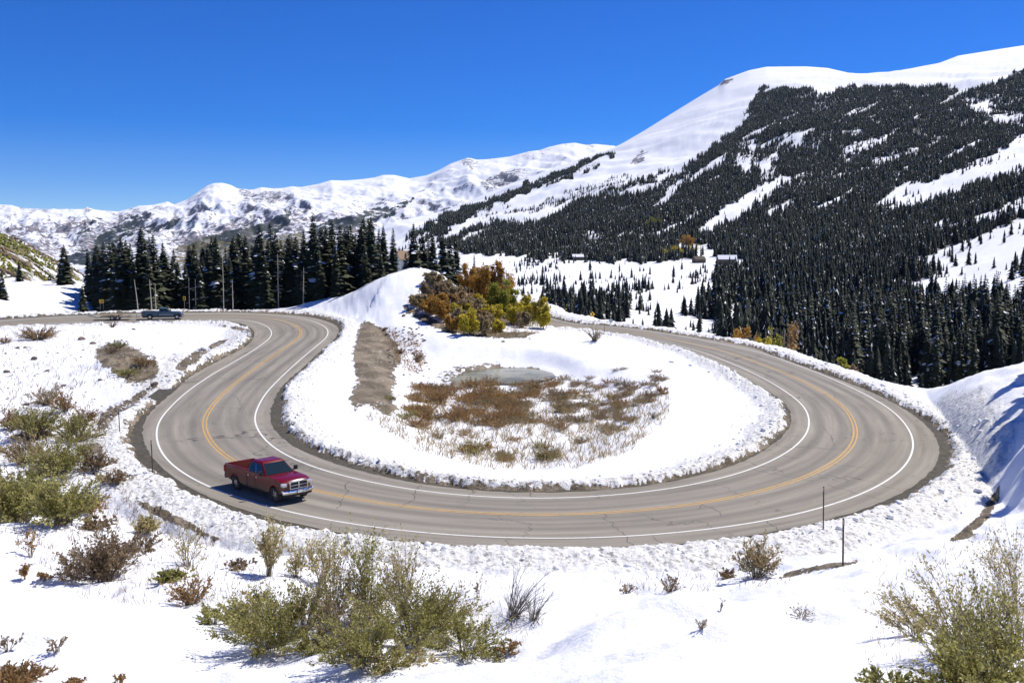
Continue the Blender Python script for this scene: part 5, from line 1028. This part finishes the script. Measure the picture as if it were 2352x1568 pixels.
def pickup(loc, rz, label, P):
    e = empty('pickup_truck', loc, rz, label, 'pickup truck'); fa, ra, Fx, Bx, cb, cf = P['fa'], P['ra'], P['front'], P['back'], P['cabback'], P['cowl']
    col = M[P['paint']]; W = 1.0
    def warp(x, y, z):
        a = abs(y) / W; nose = max(0, (x - (Fx - 1.0)) / 1.0); x2 = x - P['nose'] * a ** 3 * nose ** 2 * .9
        k = 1 - .035 * max(0, (z - .95)) / .4 - .05 * max(0, (.75 - z)) / .3 - .10 * max(0, (x - (Fx - .45)) / .45) * (1 if a > .9 else 0)
        if x > cf and z > 1.05: k -= .05 * (z - 1.05) / .25; z += .05 * (1 - a * a)
        return (x2, y * k, z)
    hz = P['hood']
    prof = [(cb, 1.33), (cf - .02, 1.30), (cf, hz), (cf + .45, hz + .015), (Fx - .75, hz - .04), (Fx - .32, hz - .12), (Fx - .14, hz - .24), (Fx - .10, .72), (Fx - .16, .56)] + [(fa + .53, .52)] + arc(fa, .52, .56) + [(fa - .53, .50), (fa - .62, .44), (cb, .44)]
    bm = bmesh.new(); prism(bm, prof, -W, W, 10, warp); fin(bm, 'body', col, e, .018)
    # bed
    z1 = P['rail']; pr = [(cb - .03, z1), (Bx + .06, z1), (Bx + .04, .62), (ra - .55, .55)] + [(x, z) for x, z in arc(ra, .52, .56)[::-1]] + [(ra + .56, .50), (cb - .03, .45)]
    bd = empty('bed'); bd.parent = e
    for sy in (-1, 1):
        bm = bmesh.new(); prism(bm, pr, sy * W * .985, sy * (W - .10), 1, lambda x, y, z: (x, y * (1 - .035 * max(0, z - .95) / .4), z)); fin(bm, 'side_panel', col, bd, .02)
    boxo('floor', M[P['bed']], bd, (Bx + .07, cb - .04, -.9, .9, .80, .86), *[(Bx + .08, cb - .1, y - .03, y + .03, .86, .88) for y in np.linspace(-.8, .8, 9)])
    boxo('wheel_housing', M[P['bed']], bd, (ra - .5, ra + .5, -.9, -.62, .86, 1.08), (ra - .5, ra + .5, .62, .9, .86, 1.08), bev=.04)
    boxo('bed_front_wall', M[P['bed']], bd, (cb - .08, cb - .035, -.9, .9, .8, z1 - .01))
    boxo('tailgate', col, e, (Bx + .01, Bx + .085, -.885, .885, .72, z1 - .015), bev=.02)
    # cab
    lo = [(cb + .01, -.955), (cf + .12, -.93), (cf + .12, .93), (cb + .01, .955)]; hi = [(cb + .13, -.745), (cf - P['rake'], -.72), (cf - P['rake'], .72), (cb + .13, .745)]; zl, zh = 1.27, P['roof'] - .07
    bm = bmesh.new(); L = [bm.verts.new((x, y, zl)) for x, y in lo]; H_ = [bm.verts.new((x, y, zh)) for x, y in hi]; Tt = [bm.verts.new((x * 1 + (.10 if i in (0, 3) else -.10), y * .86, zh + .075)) for i, (x, y) in enumerate(hi)]
    bm.faces.new(L[::-1]); bm.faces.new(Tt)
    for A_, B_ in ((L, H_), (H_, Tt)):
        for i in range(4): bm.faces.new((A_[i], A_[(i + 1) % 4], B_[(i + 1) % 4], B_[i]))
    fin(bm, 'cab', col, e, .05, 3)
    def pane(name, i, j, s0, s1, t0, t1, s0b=None, s1b=None, off=.012, mat='glass', par=None):
        a, b = Vector((*lo[i], zl)), Vector((*lo[j], zl)); c, d = Vector((*hi[j], zh)), Vector((*hi[i], zh)); n = (b - a).cross(d - a).normalized(); ctr = Vector(((cb + cf) / 2, 0, 1.5)); n = n if n.dot(a - ctr) > 0 else -n
        Q = lambda s, t_: (a.lerp(b, s)).lerp(d.lerp(c, s), t_) + n * off
        s0b = s0 if s0b is None else s0b; s1b = s1 if s1b is None else s1b; bm = bmesh.new(); v = [bm.verts.new(Q(s, t_)) for s, t_ in ((s0, t0), (s1, t0), (s1b, t1), (s0b, t1))]; v2 = [bm.verts.new(x.co - n * .02) for x in v]; bm.faces.new(v); bm.faces.new(v2[::-1])
        for q in range(4): bm.faces.new((v[q], v2[q], v2[(q + 1) % 4], v[(q + 1) % 4]))
        return fin(bm, name, M[mat], par or e, .006, 1, smooth=False)
    pane('windscreen', 1, 2, .03, .97, .05, .93, .05, .95); pane('rear_window', 3, 0, .10, .90, .18, .86)
    for (i, j, fl) in ((0, 1, 0), (3, 2, 1)):
        pane('side_window', i, j, .09, .45, .12, .88, .07, .455); pane('side_window', i, j, .50, .90, .12, .88, .52, .93); pane('door_pillar', i, j, .462, .488, .1, .9, .465, .492, .008, P.get('pillar', 'black'))
    for s in (-1, 1):  # doors: seams, handles, mirrors
        mid = (cb + cf) / 2 - .05
        for x0, x1 in ((cb + .03, mid), (mid, cf - .02)):
            dr_ = boxo('door', M['black'], e, (x0 - .006, x0 + .006, s * .992 - .004, s * .992 + .004, .52, 1.26), (x0, x1, s * .985 - .004, s * .985 + .004, .505, .515)); 
            boxo('handle', M['chrome'] if P['paint'] == 'red_paint' else M['black'], dr_, (x0 + .10, x0 + .26, s * .985 - .03, s * .985 + .03, 1.10, 1.135), bev=.008)
        mr = boxo('mirror', M['black'], e, (cf - .20, cf - .06, s * 1.04 - (0 if s > 0 else .22), s * 1.04 + (.22 if s > 0 else 0), 1.33, 1.58), (cf - .16, cf - .09, min(s * .9, s * 1.06), max(s * .9, s * 1.06), 1.30, 1.37), bev=.03)
        boxo('mirror_glass', M['chrome'], mr, (cf - .212, cf - .202, s * 1.15 - .08, s * 1.15 + .08, 1.37, 1.54))
        boxo('headlight', M['lamp'], e, (Fx - .42, Fx - .17, s * .80 - .14, s * .80 + .12, hz - .38, hz - .17), bev=.03)
        boxo('tail_light', M['red_lamp'], e, (Bx + .0, Bx + .12, s * .945 - .055, s * .945 + .04, .92, 1.30), bev=.02)
    # grille, bumpers
    g = boxo('grille', M['black'], e, (Fx - .20, Fx - .075, -.52, .52, .80, hz - .13), bev=.02); gz0, gz1 = .80, hz - .13; gm = (gz0 + gz1) / 2
    boxo('grille_bars', M['chrome'], g, (Fx - .085, Fx - .045, -.57, .57, gz1 - .02, gz1 + .05), (Fx - .085, Fx - .045, -.54, .54, gz0 - .03, gz0 + .02), (Fx - .085, Fx - .045, -.58, -.52, gz0 - .03, gz1 + .05), (Fx - .085, Fx - .045, .52, .58, gz0 - .03, gz1 + .05), (Fx - .08, Fx - .05, -.52, .52, gm - .02, gm + .02), (Fx - .08, Fx - .05, -.035, .035, gz0, gz1), bev=.01)
    if P['paint'] == 'red_paint':
        bm = bmesh.new(); v = [bm.verts.new((Fx - .035, y, gm + z)) for y, z in ((-.06, .07), (.06, .07), (.075, 0), (.03, -.08), (-.03, -.08), (-.075, 0))]; v2 = [bm.verts.new((Fx - .055, q.co.y, q.co.z)) for q in v]; bm.faces.new(v); [bm.faces.new((v[i], v2[i], v2[(i + 1) % 6], v[(i + 1) % 6])) for i in range(6)]; fin(bm, 'emblem', M['chrome'], g)
    wb = lambda x, y, z: (x - .16 * (abs(y) / 1.0) ** 3, y, z)
    bm = bmesh.new(); prism(bm, [(Fx - .14, .50), (Fx + .02, .52), (Fx + .05, .60), (Fx + .03, .73), (Fx - .12, .74)], -.97, .97, 12, wb); fb = fin(bm, 'front_bumper', M[P['bump']], e, .012)
    boxo('number_plate', M['white'], fb, (Fx + .052, Fx + .062, -.16, .16, .55, .70)); boxo('plate_holder', M['black'], fb, (Fx + .035, Fx + .051, -.20, .20, .52, .72))
    boxo('fog_light', M['lamp'], fb, (Fx - .03, Fx + .015, -.72, -.60, .58, .67), (Fx - .03, Fx + .015, .60, .72, .58, .67), bev=.02)
    bm = bmesh.new(); prism(bm, [(Fx - .2, .36), (Fx - .05, .38), (Fx - .02, .50), (Fx - .2, .52)], -.9, .9, 10, wb); fin(bm, 'lower_valance', M['black'], e, .01)
    boxo('rear_bumper', M['chrome'], e, (Bx - .12, Bx + .03, -.95, .95, .50, .70), bev=.02)
    boxo('chassis', M['black'], e, (Bx + .1, Fx - .3, -.62, .62, .34, .79), (ra - .1, ra + .1, -.8, .8, .34, .48), (fa - .08, fa + .08, -.8, .8, .36, .46))
    for x in (fa, ra):
        for s in (-1, 1): wheel(e, x, s * .845, s, 5 if P['paint'] == 'red_paint' else 8)
    boxo('wiper', M['black'], e, (cf + .05, cf + .075, -.75, -.15, 1.325, 1.34), (cf + .05, cf + .075, .05, .65, 1.325, 1.34))
    if P.get('stripe'):
        for s in (-1, 1): boxo('side_moulding', M['stripe'], e, (fa - .60, cb - .02, s * .998 - .008, s * .998 + .008, .80, .86) if False else (cb + .02, fa - .56, s * .995 - .01, s * .995 + .01, .79, .86))
    for s in (-1, 1):
        for x in (fa, ra):
            bm = bmesh.new(); a_ = arc(x, .525, .56, 14); b_ = arc(x, .575, .56, 14); va = [bm.verts.new((p[0], s * .998, p[1])) for p in a_]; vb = [bm.verts.new((p[0], s * .985, p[1])) for p in b_]; [bm.faces.new((va[i], va[i + 1], vb[i + 1], vb[i])) for i in range(14)]
            fin(bm, 'wheel_arch', M[P['paint']] if not P.get('stripe') else M['black'], e)
    return e
def seat_vehicle(pr, pf, rr_y=.845):
    a = on_plane([pr, pf]); v = a[1] - a[0]; ang = math.atan2(v[1], v[0]); mid = (a[0] + a[1]) / 2; n = np.array([-math.sin(ang), math.cos(ang)]); c = mid[:2] + n * (rr_y + .1); return c, ang
c, ang = seat_vehicle((541, 1123), (632, 1154)); RED = dict(fa=2.18, ra=-1.88, front=3.17, back=-3.10, cabback=-.62, cowl=1.22, hood=1.29, rail=1.40, roof=1.95, rake=.62, nose=.28, paint='red_paint', bed='red_bed', bump='chrome', pillar='chrome')
zr = float(zplane(c[0], c[1])); pickup((c[0] - math.cos(ang) * .15, c[1] - math.sin(ang) * .15, zr + .012), ang, 'dusty dark red crew cab pickup truck driving round the near curve of the road', RED)
c2 = on_plane([(373.5, 734.5)])[0]; ib = int(nearest([c2[0]], [c2[1]])[0]); angb = math.atan2(T[ib, 1], T[ib, 0]); nb = np.array([-math.sin(angb), math.cos(angb)])
cb_ = c2[:2] + nb * .95
BLUE = dict(fa=2.27, ra=-1.98, front=3.30, back=-3.28, cabback=-.58, cowl=1.32, hood=1.27, rail=1.36, roof=1.95, rake=.70, nose=.16, paint='blue_paint', bed='blue_bed', bump='chrome', stripe=True)
slope = lambda x, y, a: (float(zplane(x + math.cos(a), y + math.sin(a))) - float(zplane(x - math.cos(a), y - math.sin(a)))) / 2
pb = pickup((cb_[0], cb_[1], float(zplane(*cb_)) + .012), angb, 'dark blue grey pickup truck with silver side moulding towing a trailer along the far road', BLUE); pb.rotation_euler = (0, -math.atan(slope(cb_[0], cb_[1], angb)), angb)
# trailer
M['pale_metal'] = mat_new('pale_trailer_metal', (0.42, 0.40, 0.34), .6); M['plank'] = mat_new('raw_planks', (0.50, 0.40, 0.22), .8)
tcx = cb_ - np.array([math.cos(angb), math.sin(angb)]) * 7.35; te = empty('flatbed_trailer', (tcx[0], tcx[1], float(zplane(*tcx)) + .012), angb, 'empty pale flatbed trailer with two axles behind the blue pickup', 'trailer')
te.rotation_euler = (0, -math.atan(slope(tcx[0], tcx[1], angb)), angb)
boxo('deck', M['plank'], te, (-2.9, 2.3, -.95, .95, .50, .56)); boxo('frame', M['pale_metal'], te, (-2.95, 2.35, -1.0, -.95, .42, .60), (-2.95, 2.35, .95, 1.0, .42, .60), (2.3, 2.38, -1, 1, .42, .60), (-2.95, -2.88, -1, 1, .42, .60))
bm = bmesh.new(); prism(bm, [(2.3, .46), (3.85, .46), (3.85, .54), (2.3, .54)], -.05, .05); prism(bm, [(2.3, .44), (3.5, .44), (3.5, .50), (2.3, .50)], -.5, .5, 2, lambda x, y, z: (x, y * (1 if x < 2.5 else .1), z)); fin(bm, 'tongue', M['pale_metal'], te)
boxo('headboard', M['pale_metal'], te, (2.28, 2.33, -.95, -.90, .6, 1.25), (2.28, 2.33, .90, .95, .6, 1.25), (2.28, 2.33, -.95, .95, 1.20, 1.25), (2.28, 2.33, -.95, .95, .88, .92)); boxo('jack', M['pale_metal'], te, (3.2, 3.27, .08, .15, .3, .95))
for s in (-1, 1):
    boxo('fender', M['black'], te, (-.98, 1.0, s * 1.15 - .14, s * 1.15 + .14, .80, .84), (-1.0, -.96, s * 1.15 - .14, s * 1.15 + .14, .50, .82), (.98, 1.02, s * 1.15 - .14, s * 1.15 + .14, .50, .82), bev=.012)
    for x in (-.42, .44): wheel(te, x, s * 1.15, s, 6, .37)
rp = boxo('ramp', M['pale_metal'], te, *[(-4.3, -2.95, y - .03, y + .03, .50, .56) for y in (-.8, -.4, 0, .4, .8)], (-4.33, -4.27, -.83, .83, .50, .56)); rp.location = (-2.95, 0, .5); rp.rotation_euler = (0, R(12), 0)
for v in rp.data.vertices: v.co.x += 2.95; v.co.z -= .5
def loose(name, label, cat, boxes, mat, base, ang_, off):
    o = boxo(name, mat, None, *boxes, bev=.01); c_, s_ = math.cos(ang_), math.sin(ang_); o.location = (base[0] + c_ * off[0] - s_ * off[1], base[1] + s_ * off[0] + c_ * off[1], base[2] + off[2]); o.rotation_euler = (0, te.rotation_euler[1], ang_); tag(o, label, cat); return o
tl = te.location; loose('wooden_ramp', 'pale slab of boards lying on the trailer deck over the wheels', 'boards', [(-1.6, .9, -.7, .7, 0, .16), (-1.2, .9, -.6, .6, .16, .24)], M['plank'], tl, angb, (-.6, 0, .66)); loose('loose_planks', 'few loose planks at the front of the trailer deck', 'planks', [(0, 1.7, -.5, -.3, 0, .08), (.2, 1.8, -.1, .15, 0, .1), (-.1, 1.6, .3, .5, 0, .07)], M['plank'], tl, angb, (.9, 0, .66))

# ------------------------------------------------------------------ signs and markers
M['sign_yellow'] = mat_new('yellow_sign_sheeting', (0.75, 0.42, 0.02), .5); M['sign_black'] = mat_new('black_sign_print', (0.01, 0.01, 0.01), .6); M['post_wood'] = mat_new('wooden_post', (0.30, 0.24, 0.17), .85); M['sign_back'] = mat_new('bare_aluminium', (0.50, 0.52, 0.52), .45, .5); M['steel'] = mat_new('dark_rusted_steel', (0.07, 0.055, 0.045), .8)
def flat(name, poly, mat, parent, y=0.0, th=.012):
    bm = bmesh.new(); a = [bm.verts.new((x, y, z)) for x, z in poly]; b = [bm.verts.new((x, y - th, z)) for x, z in poly]; f1 = bm.faces.new(a); f2 = bm.faces.new(b[::-1]); n = len(poly)
    for i in range(n): bm.faces.new((a[i], b[i], b[(i + 1) % n], a[(i + 1) % n]))
    bmesh.ops.triangulate(bm, faces=[f1, f2]); return fin(bm, name, mat, parent, smooth=False)
def at(px, row, Y): d = ray(px, row); x = d[0] / d[1] * Y; return x, Y, float(gz_at(x, Y)[0]), d[2] / d[1] * Y
def rect(cx, cz, w_, h_): return [(cx - w_ / 2, cz - h_ / 2), (cx + w_ / 2, cz - h_ / 2), (cx + w_ / 2, cz + h_ / 2), (cx - w_ / 2, cz + h_ / 2)]
def dia(cz, r): return [(0, cz - r), (r, cz), (0, cz + r), (-r, cz)]
x, y, z, zt = at(233.5, 692, 183); h = zt - z
e = empty('arrow_sign', (x, y, z), R(-6), 'yellow rectangular arrow sign at the left end of the grove', 'road sign'); boxo('post', M['post_wood'], e, (-.35, -.25, .01, .1, -.3, h + .3)); boxo('post', M['post_wood'], e, (.25, .35, .01, .1, -.3, h + .3))
b = flat('board', rect(0, h, 1.0, .70), M['sign_yellow'], e); flat('arrow', [(-.35, h - .06), (.08, h - .06), (.08, h - .20), (.38, h), (.08, h + .20), (.08, h + .06), (-.35, h + .06)], M['sign_black'], b, -.014, .004)
x, y, z, zt = at(423.5, 685, 181); h = zt - z; e = empty('chevron_sign', (x, y, z), R(20), 'small yellow chevron sign in front of the dark grove', 'road sign'); boxo('post', M['post_wood'], e, (-.05, .05, .01, .1, -.3, h + .2)); b = flat('board', rect(0, h, .50, .72), M['sign_yellow'], e)
flat('chevron', [(-.17, h - .30), (.0, h - .30), (.18, h), (.0, h + .30), (-.17, h + .30), (.01, h)], M['sign_black'], b, -.014, .004)
x, y, z, zt = at(1361, 721.5, 178); h = max(zt - z, 2.0); e = empty('warning_sign', (x, y, zt - h), 0, 'yellow diamond warning sign with small plate beneath, beside the far right road', 'road sign'); boxo('post', M['post_wood'], e, (-.05, .05, .01, .1, -3, h + .3)); b = flat('board', dia(h, .50), M['sign_yellow'], e)
flat('symbol', [(-.04, h - .26), (.04, h - .26), (.04, h - .02), (.16, h + .08), (.10, h + .14), (.04, h + .08), (.04, h + .14), (.1, h + .14), (0, h + .30), (-.1, h + .14), (-.04, h + .14)], M['sign_black'], b, -.014, .004); flat('plate', rect(.05, h - .72, .44, .34), M['sign_yellow'], e)
pz = hit(1403, 768, 100); d_ = ray(1402.5, 736.5); zt = d_[2] / d_[1] * pz[1]; h = zt - pz[2]; e = empty('sign_seen_from_behind', tuple(pz), R(8), 'pale grey back of a diamond road sign on a thin post inside the loop', 'road sign'); boxo('post', M['sign_back'], e, (-.03, .03, -.07, -.015, -.3, h + .3)); flat('board', dia(h, .40), M['sign_back'], e)
for (px, top, base, lb) in [(275, 938, 991, 'thin delineator post in the snowbank furthest up the left curve'), (351, 1010, 1086, 'dark delineator post in the snowbank left of the red pickup'), (1891, 1115, 1215, 'delineator post at the lower right road edge against the asphalt'), (1936, 1186, 1297, 'delineator post standing in the ditch right of the other lower one'), (1388.5, 745, 762, 'short delineator post beside the far right road')]:
    p = hit(px, base, 30); H = (base - top) / ppm(p[1]) / math.cos(PITCH + .1); e = empty('delineator_post', tuple(p), 0, lb, 'marker post'); e.rotation_euler = (0, -.02, 0); boxo('post', M['steel'], e, (-.028, .028, -.02, .02, -.3, H), bev=.004); boxo('reflector', M['post_wood'], e, (-.035, .035, -.028, -.021, H - .22, H - .05))

# ------------------------------------------------------------------ cabins
M['tan_roof'] = mat_new('rusty_tan_roof', (0.30, 0.19, 0.10), .7); M['grey_board'] = mat_new('pale_board_wall', (0.42, 0.45, 0.44), .8); M['old_board'] = mat_new('dark_old_boards', (0.10, 0.075, 0.055), .9); M['snowcap'] = mat_new('roof_snow', (.85, .86, .88), .7)
def cabin(x, y, z, L_, D_, Hw, Hr, rz, label, wall, roof, snow=False):
    e = empty('cabin', (x, y, z), rz, label, 'cabin'); bm = bmesh.new(); v = bbox(bm, -L_ / 2, L_ / 2, -D_ / 2, D_ / 2, -1.5, Hw)
    g_ = [bm.verts.new((sx * L_ / 2, 0, Hw + Hr)) for sx in (-1, 1)]; bm.faces.new((v[4], v[7], g_[0])); bm.faces.new((v[5], g_[1], v[6])); fin(bm, 'wall', M[wall], e, smooth=False)
    bm = bmesh.new(); o_ = .35
    prism(bm, [(-D_ / 2 - o_, Hw - Hr * o_ * 2 / D_ + .03), (0, Hw + Hr + .03), (D_ / 2 + o_, Hw - Hr * o_ * 2 / D_ + .03), (D_ / 2 + o_, Hw - Hr * o_ * 2 / D_ + .2), (0, Hw + Hr + .2), (-D_ / 2 - o_, Hw - Hr * o_ * 2 / D_ + .2)], -L_ / 2 - .3, L_ / 2 + .3, 1, lambda a, b, c_: (b, a, c_)); fin(bm, 'roof', M[roof], e, smooth=False)
    boxo('door', M['old_board'], e, (-L_ * .1, L_ * .1, -D_ / 2 - .05, -D_ / 2 - .01, 0, min(2, Hw * .85)))
    w_ = boxo('window', M['grey_wood'], e, (L_ * .22, L_ * .38, -D_ / 2 - .04, -D_ / 2 - .01, Hw * .4, Hw * .8)); boxo('pane', M['glass'], w_, (L_ * .23, L_ * .37, -D_ / 2 - .055, -D_ / 2 - .042, Hw * .43, Hw * .77)); return e
x, y, z, zt = at(948, 586, 236); cabin(x, y, zt - 4.6, 7.5, 6, 3.6, 1.9, R(20), 'pale walled cabin with rusty tan roof behind the knoll spruces', 'grey_board', 'tan_roof')
p = hit(1670, 606, 400); cabin(p[0], p[1], p[2], 15 * p[1] / 800, 7, 4 * p[1] / 800, 2.5, R(-10), 'snow roofed old mine building at the edge of the open basin', 'old_board', 'snowcap')
p = hit(1605, 604, 400); cabin(p[0], p[1], p[2], 9 * p[1] / 800, 6, 3 * p[1] / 800, 2.0, R(15), 'small dark ruined shed left of the old mine building', 'old_board', 'old_board')
p = hit(1327, 597, 400); cabin(p[0], p[1], p[2], 9 * p[1] / 800, 6, 2.6 * p[1] / 800, 2.0, R(5), 'tiny snow roofed cabin at the forest edge above the basin', 'old_board', 'snowcap')
# ------------------------------------------------------------------ air
bm = bmesh.new(); bbox(bm, -16000, 16000, -200, 15500, -800, 1600); m = bpy.data.materials.new('clear_mountain_air'); m.use_nodes = True; m.node_tree.nodes.clear()
pv = m.node_tree.nodes.new('ShaderNodeVolumePrincipled'); ou = m.node_tree.nodes.new('ShaderNodeOutputMaterial'); m.node_tree.links.new(pv.outputs[0], ou.inputs['Volume']); pv.inputs['Color'].default_value = (.62, .78, 1, 1); pv.inputs['Density'].default_value = 1.6e-5; pv.inputs['Anisotropy'].default_value = .2
hz = fin(bm, 'haze', m, None, smooth=False); hz['kind'] = 'stuff'; hz['label'] = 'thin blue mountain air between the camera and the far range'
